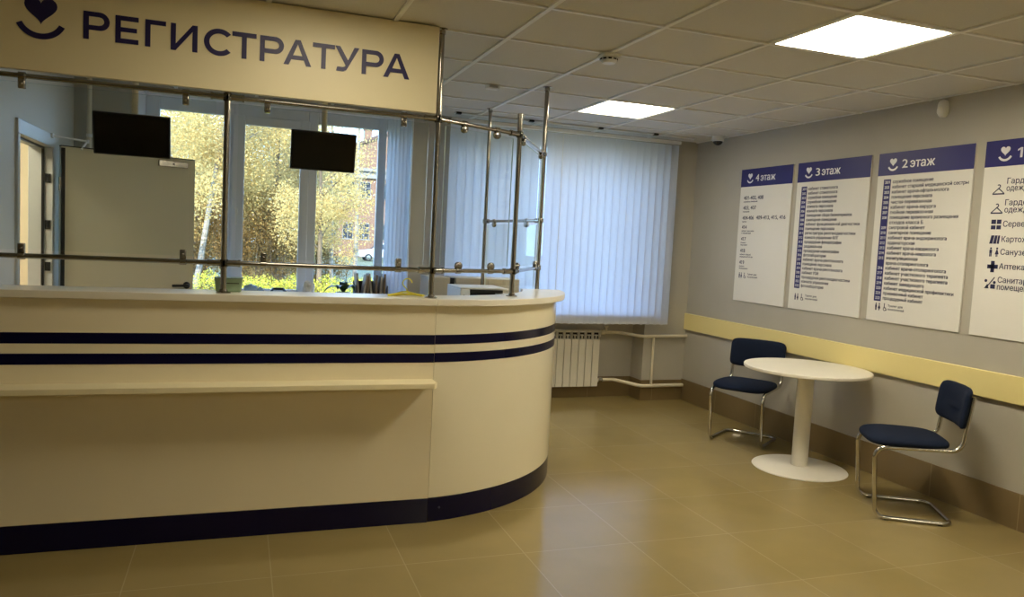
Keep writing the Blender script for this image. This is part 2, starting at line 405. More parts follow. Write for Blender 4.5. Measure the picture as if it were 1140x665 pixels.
rv.box(1.399, 1.404, YB-.003, 7.06, WZ0, WZ1)
rv.prism([(WX0, YB-.003), (-0.74, 6.95), (-0.74, 7.06), (WX0, 7.06)], (0, 0, WZ0-.04), (1,0,0), (0,1,0), WZ1-WZ0+.04)
rv.box(-0.74, 1.398, YB+.02, 7.06, 2.55, 2.57)
rv.build('reveal', 'reveal', win1)
MB().box(WX0-.03, WX1+.03, 6.58, 6.96, WZ0-.035, WZ0).build('sill', 'white', win1, bevel=.01)

gb = thing('gathered_blinds', 'white vertical blinds drawn into a bundle at the right end of the reception window', 'blinds', (1.29, 6.69, 2.5))
MB().box(-0.70, 1.396, 6.675, 6.705, 2.525, 2.549).build('head_rail', 'white', gb, bevel=.003)
for k in range(6):
    xx = 1.205+.034*k; aa = math.radians(20-3*k); V = []; F = []
    for i in range(7):
        s_ = -1+i/3; bow = .006*(1-s_*s_)
        for z in (.965, 2.52): V.append((xx+s_*.0195*math.cos(aa)+bow*math.sin(aa), 6.69+s_*.0195*math.sin(aa)-bow*math.cos(aa), z))
    for i in range(6): F.append((i*2, i*2+2, i*2+3, i*2+1))
    MB().add(V, F).build('slat', 'blind', gb)
# window behind the vertical blinds
win2 = thing('window_2', 'wide window glowing behind the closed vertical blinds', 'window', (2.8, 6.98, .86), kind='structure')
fm = MB()
for a, b in ((NX0, 1.84), (2.36, 2.46), (3.06, 3.16), (3.70, NX1)): fm.box(a, b, 6.95, 7.01, .88, WZ1)
for a, b in ((1.84, 2.36), (2.46, 3.06), (3.16, 3.70)): fm.box(a, b, 6.95, 7.01, .88, .95); fm.box(a, b, 6.95, 7.01, 2.45, WZ1)
fm.build('frame', 'pvc', win2, bevel=.006)
for a, b in ((1.84, 2.36), (2.46, 3.06), (3.16, 3.70)): MB().box(a-.004, b+.004, 6.974, 6.98, .946, 2.454).build('pane', 'pane', win2)
MB().box(NX0+.002, NX1-.002, 6.524, 6.955, .845, .88).build('sill', 'white', win2, bevel=.01)

# ------------------------------------------------------------------ doorway and door leaf
d2 = thing('door_2', 'grey metal door frame of the open doorway left of the door leaf', 'door frame', (XL, 5.5, 0), kind='structure')
df = MB()
for y0, y1 in ((DY0-.035, DY0+.012), (DY1-.03, DY1+.045)):
    df.box(XL-.13, XL+.015, y0, y1, 0, DZ-.03)
df.box(XL-.13, XL+.015, DY0-.035, DY1+.045, DZ-.03, DZ+.055)
df.build('frame', 'door_frame', d2, bevel=.004)
gk = MB().box(XL-.05, XL-.035, DY1-.042, DY1-.03, .01, DZ-.03).box(XL-.05, XL-.035, DY0+.03, DY1-.03, DZ-.042, DZ-.03)
gk.build('seal', 'black', d2)
for z in (0.35, 1.19, 1.47, 1.78):
    MB().lathe([(.009, -.02), (.009, .02)], (XL-.012, DY1-.033, z), 10).box(XL-.03, XL+.004, DY1-.036, DY1-.03, z-.03, z+.03).build('strike', 'black', d2)
h = Vector((-1.150, 5.965, 0)); fe = Vector((-.330, 6.362, 0)); du = (fe-h).normalized(); dn = Vector((du.y, -du.x, 0)); dl = (fe-h).length
door = thing('door_1', 'grey beige door leaf standing open in front of the window', 'door', tuple(h), kind='structure')
DT = 2.005
MB().obox(h+du*dl/2-dn*.022+Vector((0,0,DT/2+.005)), du*dl/2, dn*.022, Vector((0,0,DT/2-.005))).build('leaf', 'door', door, bevel=.003)
MB().obox(h+du*.012+dn*.001+Vector((0,0,DT/2)), du*.012, dn*.004, Vector((0,0,DT/2-.01))).build('edge_seal', 'black', door)
tp = MB().obox(h+du*dl/2-dn*.022+Vector((0,0,DT+.003)), du*dl/2, dn*.02, Vector((0,0,.004))); tp.build('top_seal', 'dark_gap', door)
pl = MB().obox(h+du*(dl-.17)+dn*.012+Vector((0,0,DT-.045)), du*.105, dn*.012, Vector((0,0,.021)))
plate = pl.build('lock_plate', 'steel', door, bevel=.002)
MB().lathe([(.006, 0), (.006, .004), (.003, .006), (0, .006)], h+du*(dl-.17)+dn*.024+Vector((0,0,DT-.045)), 12, dn).build('screw', 'dark_gap', plate)
hp = h+du*(dl-.05)+Vector((0,0,1.055))
hm = MB().lathe([(.027, 0), (.027, .006), (.022, .009), (0, .009)], hp, 20, dn)
hm.tube(fillet([hp, hp+dn*.05, hp+dn*.05-du*.125], .015), .0095, 10)
hm.build('handle', 'black', door)
hm = MB().lathe([(.025, 0), (.025, .006), (.02, .008), (0, .008)], hp-Vector((0,0,.085)), 20, dn); hm.build('key_plate', 'black', door)
for z in (.25, 1.0, 1.75):
    MB().lathe([(.009, -.045), (.009, .045)], h+dn*.006-du*.008+Vector((0,0,z)), 12).build('hinge', 'steel', door)
# closer arm between frame and leaf
k0, k1, k2 = Vector((-1.186, 5.86, 2.06)), Vector((-1.02, 6.12, 2.062)), h+du*.12+dn*.01+Vector((0,0,DT-.012))
ca = MB().tube([k0, k1], .007, 8).tube([k1, k2], .007, 8).lathe([(.013, -.012), (.013, .012)], k1, 12).obox(k0, (.012,0,0), (0,.03,0), (0,0,.014))
ca.build('closer_arm', 'white', door)

# ------------------------------------------------------------------ ceiling lamps
def lamp(i, j, label, m='lamp'):
    x0, y0 = GX+GP*i, GY+GP*j; a = .0125
    t = thing('ceiling_light', label, 'ceiling light', (x0+.3, y0+.3, HC), 'square ceiling light panels')
    f = MB(); w_ = .012; z0, z1 = HC-.008, HC+.03
    X0_, X1_, Y0_, Y1_ = x0+a, x0+GP-a, y0+a, y0+GP-a
    f.box(X0_, X1_, Y0_, Y0_+w_, z0, z1).box(X0_, X1_, Y1_-w_, Y1_, z0, z1).box(X0_, X0_+w_, Y0_+w_, Y1_-w_, z0, z1).box(X1_-w_, X1_, Y0_+w_, Y1_-w_, z0, z1)
    f.build('frame', 'lampframe', t)
    MB().box(X0_+w_, X1_-w_, Y0_+w_, Y1_-w_, HC+.001, HC+.006).build('diffuser', m, t)
    MB().box(X0_, X1_, Y0_, Y1_, HC+.03, HC+.036).build('housing', 'lampframe', t)
lamp(2, 0, 'large square ceiling light nearest the viewer above the white table')
lamp(2, 4, 'small looking square ceiling light near the window blinds', 'lamp_far')
lamp(2, -8, 'square ceiling light far behind the viewer')
lamp(-2, 0, 'square ceiling light in front of the sign just above the picture', 'lamp_left')

sl_ = thing('ceiling_light', 'ceiling light of the side room beyond the open doorway', 'ceiling light', (-2.1, 5.3, HC))
MB().box(-2.4, -1.8, 5.0, 5.6, HC-.03, HC-.006).build('housing', 'lampframe', sl_, bevel=.004)
MB().box(-2.38, -1.82, 5.02, 5.58, HC-.034, HC-.031).build('diffuser', 'lamp', sl_)
# ------------------------------------------------------------------ reception counter
CX, CY, CR = 0.86, 5.07, 1.20
A0 = -PI/2+math.asin(.115/CR); A1 = math.radians(-11)
XE = 0.975; YF = 3.87; ZT = 1.197
ct = thing('reception_counter', 'long straight white reception counter with navy stripes and a narrow ledge', 'counter', (-.1, 3.97, 0))
XS = XL+.005
MB().box(XS, XE-.0015, YF, 4.09, .132, ZT-.036).build('body', 'cream', ct, bevel=.0015)
MB().box(XS, XE-.0015, YF+.001, 4.08, 0, .13).build('kick_plate', 'navy', ct, bevel=.0015)
MB().box(XS, XE-.0015, 3.842, 4.12, ZT-.036, ZT).build('worktop', 'top', ct, bevel=.004)
for z in (.957, .862): MB().box(XS, XE-.0015, YF-.0015, YF+.001, z, z+.05).build('stripe', 'navy', ct)
lg = MB().prism([(XS, YF), (XS, 3.735), (.95, 3.735), (.968, 3.76), (.968, YF)], (0, 0, .748), (1,0,0), (0,1,0), .028)
lg.build('ledge', 'shelf', ct, bevel=.003)
cc = thing('curved_counter', 'glossy white rounded end of the reception counter with navy stripes', 'counter', (1.7, 4.3, 0))
MB().arcwall(CX, CY, CR-.2, CR, A0+.0013, A1, .132, ZT-.036).build('body', 'cream_gloss', cc, bevel=.0015)
MB().arcwall(CX, CY, CR-.19, CR-.001, A0+.0013, A1, 0, .13).build('kick_plate', 'navy', cc, bevel=.0015)
for z in (.957, .862): MB().arcwall(CX, CY, CR-.002, CR+.0015, A0+.0013, A1, z, z+.05).build('stripe', 'navy', cc)
tp = []
AT0 = -PI/2+math.asin(.117/1.24)
RO, RI = CR+.062, CR-.07-.16
n = 40
outer = [(CX+(CR+.028+.024*min(1, i/8))*math.cos(AT0+(A1+.03-AT0)*i/n), CY+(CR+.028+.024*min(1, i/8))*math.sin(AT0+(A1+.03-AT0)*i/n)) for i in range(n+1)]
inner = [(CX+RI*math.cos(AT0+(A1-AT0)*i/n), CY+RI*math.sin(AT0+(A1-AT0)*i/n)) for i in range(n+1)]
outer[0] = (XE, outer[0][1]); inner[0] = (XE, 4.12)
cap = []
po, pi_ = Vector(outer[-1]), Vector(inner[-1]); mid = (po+pi_)/2; rad = (po-pi_)/2; per = Vector((-rad.y, rad.x))
for k in range(1, 10):
    t = PI*k/10; cap.append(tuple(mid+rad*math.cos(t)+per*.16*math.sin(t)))
MB().prism(outer+cap+inner[::-1], (0, 0, ZT-.036), (1,0,0), (0,1,0), .036).build('worktop', 'top', cc, bevel=.004)
cv = MB().lathe([(.0, 0), (.006, 0), (.006, .004), (0, .004)], (1.04, YF+.011, .075), 12, (0,-1,0)); cv.build('screw_cap', 'board_text', cc)

# ------------------------------------------------------------------ glass screen on the counter
gs = thing('glass_screen', 'clear glass screen on chrome posts and rails standing on the counter', 'screen', (.4, 3.95, ZT))
PP = [Vector((-1.09, 3.93, 0)), Vector((-.068, 3.93, 0)), Vector((.957, 3.93, 0)), Vector((1.498, 4.18, 0)), Vector((1.972, 4.985, 0)), Vector((1.905, 6.05, 0))]
tops = [HC, HC, HC, 2.244, HC, HC]; bots = [ZT, ZT, ZT, ZT, 0, 0]
PR = .0145
for p, zt, zb in zip(PP, tops, bots):
    m = MB().lathe([(PR, zb), (PR, zt)], (p.x, p.y, 0), 20)
    if zt < HC: m.lathe([(PR+.002, zt-.02), (PR+.002, zt), (PR-.003, zt+.004), (0, zt+.005)], (p.x, p.y, 0), 20)
    po_ = m.build('post', 'steel', gs)
    m = MB().lathe([(.034, zb), (.034, zb+.004), (.02, zb+.009), (.018, zb+.018), (PR, zb+.02)], (p.x, p.y, 0), 24); m.build('flange', 'steel', po_)
    if zt == HC:
        m = MB().lathe([(PR, zt-.03), (.018, zt-.028), (.018, zt-.006), (.03, zt-.004), (.03, zt)], (p.x, p.y, 0), 24); m.build('flange', 'steel', po_)
RU, RL, RM = 2.128, 1.342, 1.670
def rail(p, q, z, clamps, side, drop):
    d = (q-p); L = d.length; u = d.normalized(); nrm = Vector((-u.y, u.x, 0)); zv = Vector((0, 0, z))
    r = MB().tube([p+zv+u*PR, q+zv-u*PR], .0115, 14).build('rail', 'steel', gs)
    for e, s in ((p, 1), (q, -1)):
        c = MB().lathe([(.0195, -.017), (.021, -.012), (.021, .012), (.0195, .017)], e+zv, 18)
        c.tube([e+zv+u*s*.014, e+zv+u*s*.065], .0155, 14)
        c.tube([e+zv+u*s*.065, e+zv+u*s*.075], .0175, 14).build('collar', 'steel', r)
    for t in clamps:
        b = p+zv+u*t
        c = MB().lathe([(.0165, -.016), (.0165, .016)], b, 16, u)
        if side == 1: c.obox(b+Vector((0,0,-drop*.034)), u*.014, nrm*.012, Vector((0,0,.022)))
        else: c.lathe([(.017, -.013), (.0225, -.010), (.0225, .010), (.017, .013)], b+Vector((0,0,-drop*.026)), 20, nrm)
        c.lathe([(.007, -.0165), (.007, .0165)], b+Vector((0,0,-drop*.034)), 10, nrm)
        c.build('clamp', 'steel', r, bevel=.004)
def pane(p, q, a, b, z0, z1):
    d = (q-p); u = d.normalized(); nrm = Vector((-u.y, u.x, 0)); A, B = p+u*a, p+u*(d.length-b)
    c = (A+B)/2+Vector((0,0,(z0+z1)/2))
    MB().obox(c, u*((B-A).length/2), nrm*.004, Vector((0,0,(z1-z0)/2))).build('glass_panel', 'clear', gs)
    g = gs.children[-1] if False else [o for o in gs.children if o.name.startswith('glass_panel')][-1]
    g.data.materials.append(M['glass_edge'])
    for p_ in g.data.polygons:
        if abs(p_.normal.dot(nrm)) < .5: p_.material_index = 1
cl_ = [(.18, .84), (.18, .845), (.18, .42), (.13, .80)]
for i in range(4):
    sd__ = 1 if i < 2 else 2
    rail(PP[i], PP[i+1], RU, cl_[i], sd__, 1); rail(PP[i], PP[i+1], RL, cl_[i], sd__, -1)
    pane(PP[i], PP[i+1], .05, .05, RL+.028, RU-.028)
L45 = (PP[5]-PP[4]).length
rail(PP[4], PP[5], RM, (.24, L45-.2), 2, 1); pane(PP[4], PP[5], .06, .06, 1.05, RM-.028)

# ------------------------------------------------------------------ fascia sign over the counter
def heart(cx, cy, s, n=40):
    out = []
    for k in range(n):
        t = 2*PI*k/n
        out.append((cx+s*16*math.sin(t)**3/17, cy+s*(13*math.cos(t)-5*math.cos(2*t)-2*math.cos(3*t)-math.cos(4*t)+2.5)/17))
    return out
def arcband(cx, cy, r0, r1, a0, a1, n=28):
    o = [(cx+r1*math.cos(a0+(a1-a0)*k/n), cy+r1*math.sin(a0+(a1-a0)*k/n)) for k in range(n+1)]
    i = [(cx+r0*math.cos(a0+(a1-a0)*k/n), cy+r0*math.sin(a0+(a1-a0)*k/n)) for k in range(n+1)]
    return o+i[::-1]
def rect(x0, x1, y0, y1): return [(x0, y0), (x1, y0), (x1, y1), (x0, y1)]
def disc(cx, cy, r, n=20): return [(cx+r*math.cos(2*PI*k/n), cy+r*math.sin(2*PI*k/n)) for k in range(n)]
def glyph(c, w_, h_, t):
    """list of polygons for a bold geometric capital in a w_ x h_ box"""
    P = []
    if c in 'РГЕ': P.append(rect(0, t, 0, h_))
    if c == 'Р':
        bh = h_*.66; r = bh/2; cx = w_-r; cy = h_-r
        P += [rect(t, cx, h_-t*.95, h_), rect(t, cx, h_-bh, h_-bh+t*.95), arcband(cx, cy, r-t, r, -PI/2, PI/2)]
    if c == 'Г': P.append(rect(t, w_, h_-t*.95, h_))
    if c == 'Е': P += [rect(t, w_, h_-t*.95, h_), rect(t, w_*.93, h_/2-t*.45, h_/2+t*.45), rect(t, w_, 0, t*.95)]
    if c == 'И':
        P += [rect(0, t, 0, h_), rect(w_-t, w_, 0, h_), [(t, 0), (t, t*1.35), (w_-t, h_), (w_-t, h_-t*1.35)]]
    if c == 'С':
        r = h_/2*1.03; e = math.radians(42)
        pts = arcband(0, 0, r-t, r, e, 2*PI-e)
        mx = max(p[0] for p in pts); mn = min(p[0] for p in pts)
        P.append([((p[0]-mn)/(mx-mn)*w_, h_/2+p[1]) for p in pts])
    if c == 'Т': P += [rect(0, w_, h_-t*.95, h_), rect(w_/2-t/2, w_/2+t/2, 0, h_-t*.95)]
    if c == 'А':
        s = t*1.12
        P += [[(0, 0), (s, 0), (w_/2+.0, h_*.83), (w_/2+.0, h_), (w_/2-s*.5, h_)], [(w_, 0), (w_-s, 0), (w_/2, h_*.83), (w_/2, h_), (w_/2+s*.5, h_)],
              rect(w_*.22, w_*.78, h_*.22, h_*.22+t*.9)]
    if c == 'У':
        s = t*1.12
        P += [[(0, h_), (s, h_), (w_*.5+s*.55, h_*.34), (w_*.5-s*.25, h_*.25)],
              [(w_, h_), (w_-s, h_), (w_*.42, h_*.2), (w_*.33, t*.95), (w_*.1, t*.95), (w_*.06, 0), (w_*.36, 0), (w_*.48, h_*.06), (w_*.56, h_*.2)]]
    return P
sg = thing('reception_sign', 'cream fascia board over the counter with navy lettering РЕГИСТРАТУРА', 'sign', (0, 3.9, 2.36))
MB().box(XS, .932, 3.881, 3.914, 2.148, HC-.006).build('board', 'sign', sg, bevel=.0015)
LET = [('Р', -.666, -.563), ('Е', -.54, -.447), ('Г', -.42, -.335), ('И', -.315, -.202), ('С', -.175, -.059), ('Т', -.053, .054), ('Р', .07, .178), ('А', .178, .306), ('Т', .311, .415), ('У', .417, .533), ('Р', .547, .654), ('А', .654, .785)]
for i, (c, a, b) in enumerate(LET):
    m = MB()
    for k, poly in enumerate(glyph(c, b-a, .119, .0215)): m.prism(poly, (a, 3.881-.0002*k, 2.309-.0008*i), (1,0,0), (0,0,1), .003)
    m.build('letter', 'sign_navy', sg)
m = MB().prism(heart(-.828, 2.402, .066), (0, 3.881, 0), (1,0,0), (0,0,1), .003); m.build('heart_emblem', 'sign_navy', sg)
m = MB().prism(arcband(-.829, 2.385, .078, .102, PI+.45, 2*PI-.45), (0, 3.881, 0), (1,0,0), (0,0,1), .003); m.build('smile_emblem', 'sign_navy', sg)

# ------------------------------------------------------------------ hanging displays
def display(x0, x1, label, y=4.62):
    cx = (x0+x1)/2; t = thing('hanging_display', label, 'display', (cx, y, HC), 'black displays hanging over the counter')
    tl = math.radians(15); up = Vector((0, -math.sin(tl), math.cos(tl))); nn = Vector((0, -math.cos(tl), -math.sin(tl)))
    c = Vector((cx, y, 1.982)); hw = (x1-x0)/2
    MB().obox(c, (hw, 0, 0), up*.112, nn*.016).build('housing', 'black', t, bevel=.004)
    MB().obox(c+nn*.0163, (hw-.009, 0, 0), up*.103, nn*.0006).build('screen_glass', 'screen', t)
    m = MB().lathe([(.0165, 1.98), (.0165, HC)], (cx+.005, y+.05, 0), 16); po_ = m.build('pole', 'pipe', t)
    MB().lathe([(.045, HC-.012), (.045, HC)], (cx+.005, y+.05, 0), 24).build('ceiling_plate', 'pipe', po_)
    MB().obox(Vector((cx+.005, y+.03, 1.985)), (.05, 0, 0), (0, .014, 0), (0, 0, .05)).build('bracket', 'dark_gap', t, bevel=.003)
display(-.742, -.367, 'black hanging display in front of the open door leaf')
display(.264, .632, 'black hanging display in front of the middle of the window')

# ------------------------------------------------------------------ floor directory boards on the right wall
def text_mesh(body, size, width=None, space=1.0, align='LEFT'):
    """outlines of the built-in font, filled contour by contour (holes given to the outline around them)"""
    cu = bpy.data.curves.new('txt', 'FONT'); cu.body = body; cu.size = size; cu.space_line = space; cu.align_x = align
    o = bpy.data.objects.new('txt', cu); C.objects.link(o)
    bpy.context.view_layer.update()
    c2 = o.to_curve(bpy.context.evaluated_depsgraph_get()); loops = []
    for sp_ in c2.splines:
        P = []
        bp_ = sp_.bezier_points
        for i in range(len(bp_)):
            p, q = bp_[i], bp_[(i+1) % len(bp_)]
            straight = p.handle_right_type == 'VECTOR' and q.handle_left_type == 'VECTOR'
            n = 1 if straight else 4
            for k in range(n):
                t = k/n; u = 1-t
                v = p.co*u**3+p.handle_right*3*u*u*t+q.handle_left*3*u*t*t+q.co*t**3
                P.append((v.x, v.y))
        ded = [x for i, x in enumerate(P) if abs(x[0]-P[i-1][0])+abs(x[1]-P[i-1][1]) > 1e-7]
        if len(ded) >= 3: loops.append(ded)
    o.to_curve_clear(); bpy.data.objects.remove(o); bpy.data.curves.remove(cu)
    if '1' in body:            # the built-in 1 is a bare stem: give it its flag
        for L in list(loops):
            xs_ = [p[0] for p in L]; ys_ = [p[1] for p in L]
            if len(L) == 4 and abs(max(ys_)-min(ys_)-.68*size) < .03*size and abs(max(xs_)-min(xs_)-.098*size) < .02*size:
                x_, t_ = min(xs_), max(ys_); e_ = .02*size
                loops.append([(x_+e_, t_), (x_-.13*size, t_-.11*size), (x_-.13*size, t_-.21*size), (x_+e_, t_-.10*size)])
    if not loops: return [], []
    area = lambda L: sum(L[i-1][0]*L[i][1]-L[i][0]*L[i-1][1] for i in range(len(L)))/2
    ars = [area(L) for L in loops]
    def inside(pt, L):
        c = False
        for i in range(len(L)):
            (x1, y1), (x2, y2) = L[i-1], L[i]
            if (y1 > pt[1]) != (y2 > pt[1]) and pt[0] < (x2-x1)*(pt[1]-y1)/(y2-y1)+x1: c = not c
        return c
    def within(L, K): return all(inside(p, K) for p in L[::2])
    par = [[k for k in range(len(loops)) if k != i and abs(ars[k]) > abs(ars[i]) and within(loops[i], loops[k])] for i in range(len(loops))]
    outs = [i for i in range(len(loops)) if len(par[i]) % 2 == 0]; holes = {i: [] for i in outs}
    for i in range(len(loops)):
        if i not in holes: holes[min([k for k in par[i] if k in holes], key=lambda k: abs(ars[k]))].append(i)
    V, F = [], []
    for k in outs:
        polys = [loops[k]]+[loops[h_] for h_ in holes[k]]
        flat = [p for L in polys for p in L]; base = len(V)
        tri = tessellate_polygon([[Vector((x, y, 0)) for x, y in L] for L in polys])
        V += [(x, y, 0) for x, y in flat]; F += [tuple(base+i for i in t) for t in tri]
    return V, F
BX = XR-.012     # printed face of the boards
class Print(MB):
    """flat print on a board: (a, z) with a measured along -Y from y0"""
    def poly(s, poly, y0, z0=0, d=.0006, lift=0.0):
        return s.prism(poly, (BX-lift, y0, z0), (0,-1,0), (0,0,1), d)
    def text(s, body, y, z, size, width=None, space=1.0, line=None, bold=0.0):
        """first baseline at z, left edge at y; optional exact width of the widest line, and line pitch"""
        V, F = text_mesh(body, size, space=space)
        if not V: return s
        x0 = min(v[0] for v in V); x1 = max(v[0] for v in V); k = 1.0 if not width else width/(x1-x0)
        def put(dx, dz, dl): s.add([(BX-.0012-dl, y-(v[0]-x0)*k-dx, z+v[1]+dz) for v in V], [f for f in F])
        put(0, 0, 0)
        if bold: put(bold, 0, .00003); put(0, bold*.5, .00006)
        return s
def man(cx, z, h): return [disc(cx, z+h*.88, h*.11, 14), rect(cx-h*.15, cx+h*.15, z+h*.38, z+h*.74), rect(cx-h*.13, cx-h*.02, z, z+h*.38), rect(cx+h*.02, cx+h*.13, z, z+h*.38)]
def woman(cx, z, h): return [disc(cx, z+h*.88, h*.11, 14), [(cx-h*.06, z+h*.74), (cx+h*.06, z+h*.74), (cx+h*.22, z+h*.26), (cx-h*.22, z+h*.26)], rect(cx-h*.1, cx-h*.02, z, z+h*.26), rect(cx+h*.02, cx+h*.1, z, z+h*.26)]
def wheelchair(cx, z, h): return [disc(cx-h*.1, z+h*.9, h*.1, 14), rect(cx-h*.16, cx-h*.04, z+h*.4, z+h*.76), rect(cx-h*.16, cx+h*.2, z+h*.36, z+h*.46), [(cx+h*.1, z+h*.4), (cx+h*.2, z+h*.42), (cx+h*.34, z+h*.08), (cx+h*.24, z+h*.04)], arcband(cx-h*.02, z+h*.26, h*.18, h*.26, PI*.6, PI*1.95)]
def pictos(t, y, z, h):
    for name, polys in (('man_pictogram', man(0, z, h)), ('woman_pictogram', woman(h*.55, z, h)), ('wheelchair_pictogram', wheelchair(h*1.5, z, h))):
        m = Print()
        for p in polys: m.poly(p, y)
        m.build(name, 'board_text', t)
def board(y0, y1, title, label):
    t = thing('floor_directory', label, 'sign', (XR, (y0+y1)/2, 1.085), 'white floor directory boards on the right wall')
    MB().box(BX, XR-.001, y1, y0, 1.087, 2.264).build('panel', 'board', t, bevel=.001)
    MB().box(BX-.0006, BX+.002, y1, y0, 2.108, 2.264).build('header', 'board_blue', t)
    m = Print().poly(heart(0, 0, .032), y0-.128, 2.196, .0006, .0008); m.build('heart_emblem', 'board_white', t)
    m = Print().poly(arcband(0, 0, .036, .049, PI+.5, 2*PI-.5), y0-.128, 2.186, .0006, .0008); m.build('smile_emblem', 'board_white', t)
    Print().text(title[0], y0-.205, 2.152, .083, width=.028 if title[0] == '1' else .045, bold=.003).build('floor_number_lettering', 'board_white', t)
    Print().text(title[2:], y0-.271, 2.152, .083, width=.196, bold=.003).build('title_lettering', 'board_white', t)
    return t
def room_list(t, y0, nums, rows, z0, pitch, width):
    m = Print().poly(rect(0, .062, z0-pitch*len(rows)-.004, z0+.004), y0-.058); m.build('number_strip', 'board_blue', t)
    for i, (nn, rr) in enumerate(zip(nums, rows)):
        z = z0-pitch*(i+1)+.009
        if nn: Print().text(nn, y0-.058-.011, z, .028, width=.042, bold=.001).build('room_number_lettering', 'board_white', t)
        Print().text(rr, y0-.138, z, .0315, width=len(rr)*width, bold=.0016).build('room_name_lettering', 'board_text', t)
R3 = '''кабинет стоматолога
кабинет стоматолога
служебное помещение
служебное помещение
комната персонала
комната персонала
помещение сбора биоматериалов
санитарное помещение
кабинет функциональной диагностики
помещение персонала
регистратура рентгенодиагностики
комната управления ФЛГ
процедурная флюорографии
раздевальная
процедурная маммографии
фотолаборатория
кабинет врача-рентгенолога
помещение персонала
кабинет врача-рентгенолога
кабинет УЗИ
процедурная рентгенодиагностики
комната управления
фотолаборатория'''.split('\n')
R2 = '''служебное помещение
кабинет старшей медицинской сестры
кабинет врача-офтальмолога
помещение персонала
чистая перевязочная
кабинет врача-хирурга
гнойная перевязочная
помещение временного размещения
отходов класса Б
смотровой кабинет
санитарное помещение
кабинет врача-эндокринолога
ординаторская
кабинет врача-кардиолога
кабинет врача-невролога
манипуляционная
врача-отоларинголога
кабинет врача-отоларинголога
кабинет участкового терапевта
кабинет участкового терапевта
кабинет заведующего
кабинет медицинской профилактики
прививочный кабинет
процедурный кабинет'''.split('\n')
N2 = []; k = 201
for r in R2:
    if r in ('отходов класса Б', 'врача-отоларинголога'): N2.append('')
    else: N2.append(str(k)); k += 1
b4 = board(5.885, 5.20, '4 этаж', 'leftmost white wall directory headed 4 этаж, farthest from the viewer')
m = Print(); sm_ = Print()
for z, big, small in ((2.005, '401-402, 408', ['служебное помещение']), (1.917, '403, 407', ['помещение']), (1.828, '404-406  409-413, 415, 416', ['палаты']), (1.745, '414', ['кабинет персонала', 'и лаборатория']),
                      (1.640, '417', ['комната', 'персонала']), (1.535, '418', ['кабинет старшей', 'медицинской сестры']), (1.430, '419', ['комната', 'оборудования'])):
    a_ = 0
    for piece in big.split('  '):
        Print().text(piece, 5.828-a_*.0225, z-.012, .046, width=len(piece)*.0225, bold=.002).build('room_number_lettering', 'board_text', b4)
        a_ += len(piece)+1.6
    for i, s in enumerate(small): Print().text(s, 5.828, z-.036-.02*i, .018, width=len(s)*.0102, bold=.001).build('room_name_lettering', 'board_text', b4)
for i, s in enumerate(('Туалет для', 'посетителей')): sm_.text(s, 5.70, 1.325-.024*i, .021, width=len(s)*.0125, bold=.001)
sm_.build('restroom_caption_lettering', 'board_text', b4); pictos(b4, 5.815, 1.293, .05)
b3 = board(5.14, 4.375, '3 этаж', 'wall directory headed 3 этаж between the 4 этаж and 2 этаж boards')
room_list(b3, 5.14, [str(301+i) for i in range(23)], R3, 2.068, .0351, .0166)
m = Print()
for i, s in enumerate(('Туалет для', 'посетителей')): m.text(s, 4.945, 1.197-.024*i, .021, width=len(s)*.0125, bold=.001)
m.build('restroom_caption_lettering', 'board_text', b3); pictos(b3, 5.06, 1.162, .052)
b2 = board(4.303, 3.548, '2 этаж', 'wall directory headed 2 этаж hanging above the round white table')
room_list(b2, 4.303, N2, R2, 2.077, .0352, .0174)
m = Print()
for i, s in enumerate(('Туалет для', 'посетителей')): m.text(s, 4.115, 1.195-.024*i, .021, width=len(s)*.0125, bold=.001)
m.build('restroom_caption_lettering', 'board_text', b2); pictos(b2, 4.22, 1.163, .052)
b1 = board(3.475, 2.72, '1 этаж', 'rightmost wall directory headed 1 этаж, cut by the picture edge')
m = Print()
for z, l1, l2 in ((2.003, 'Гардероб верхней', 'одежды'), (1.876, 'Гардероб для', 'одежды персонала'), (1.750, 'Серверная', ''), (1.660, 'Картохранилище', ''), (1.584, 'Санузел', ''), (1.499, 'Аптека', ''), (1.418, 'Санитарное', 'помещение')):
    Print().text(l1, 3.318, z, .047, width=len(l1)*.0262, bold=.0012).build('room_name_lettering', 'board_text', b1)
    if l2: Print().text(l2, 3.318, z-.042, .047, width=len(l2)*.0262, bold=.0012).build('room_name_lettering', 'board_text', b1)
def picto(name, polys, y, z):
    m = Print()
    for p in polys: m.poly(p, y, z)
    m.build(name, 'board_text', b1)
for z in (1.972, 1.858):
    picto('hanger_pictogram', [rect(-.038, .038, -.031, -.023), [(-.038, -.023), (-.030, -.023), (.003, .004), (0, .010)], [(.038, -.023), (.030, -.023), (-.003, .004), (0, .010)], arcband(0, .018, .006, .012, -PI*.5, PI*.8)], 3.368, z)
picto('server_pictogram', [rect(-.032, -.002, .004, .03), rect(.004, .032, .004, .03), rect(-.032, -.002, -.028, -.004), rect(.004, .032, -.028, -.004)], 3.363, 1.762)
picto('card_index_pictogram', [[(-.032, -.024), (-.012, -.024), (-.002, .026), (-.022, .026)], [(-.008, -.024), (.012, -.024), (.018, .026), (.002, .026)], [(.016, -.024), (.03, -.024), (.034, .026), (.022, .026)]], 3.364, 1.672)
picto('restroom_pictogram', man(-.02, -.026, .056)+woman(.02, -.026, .056), 3.361, 1.597)
picto('cross_pictogram', [rect(-.012, .012, -.034, .034), rect(-.034, .034, -.012, .012)], 3.36, 1.511)
picto('cleaning_pictogram', [[(-.03, -.034), (-.022, -.034), (.03, .034), (.024, .036)], rect(.004, .034, -.034, -.008), disc(-.028, .012, .009), disc(.028, .004, .009), [(-.036, -.034), (-.006, -.034), (-.016, -.006)]], 3.366, 1.413)

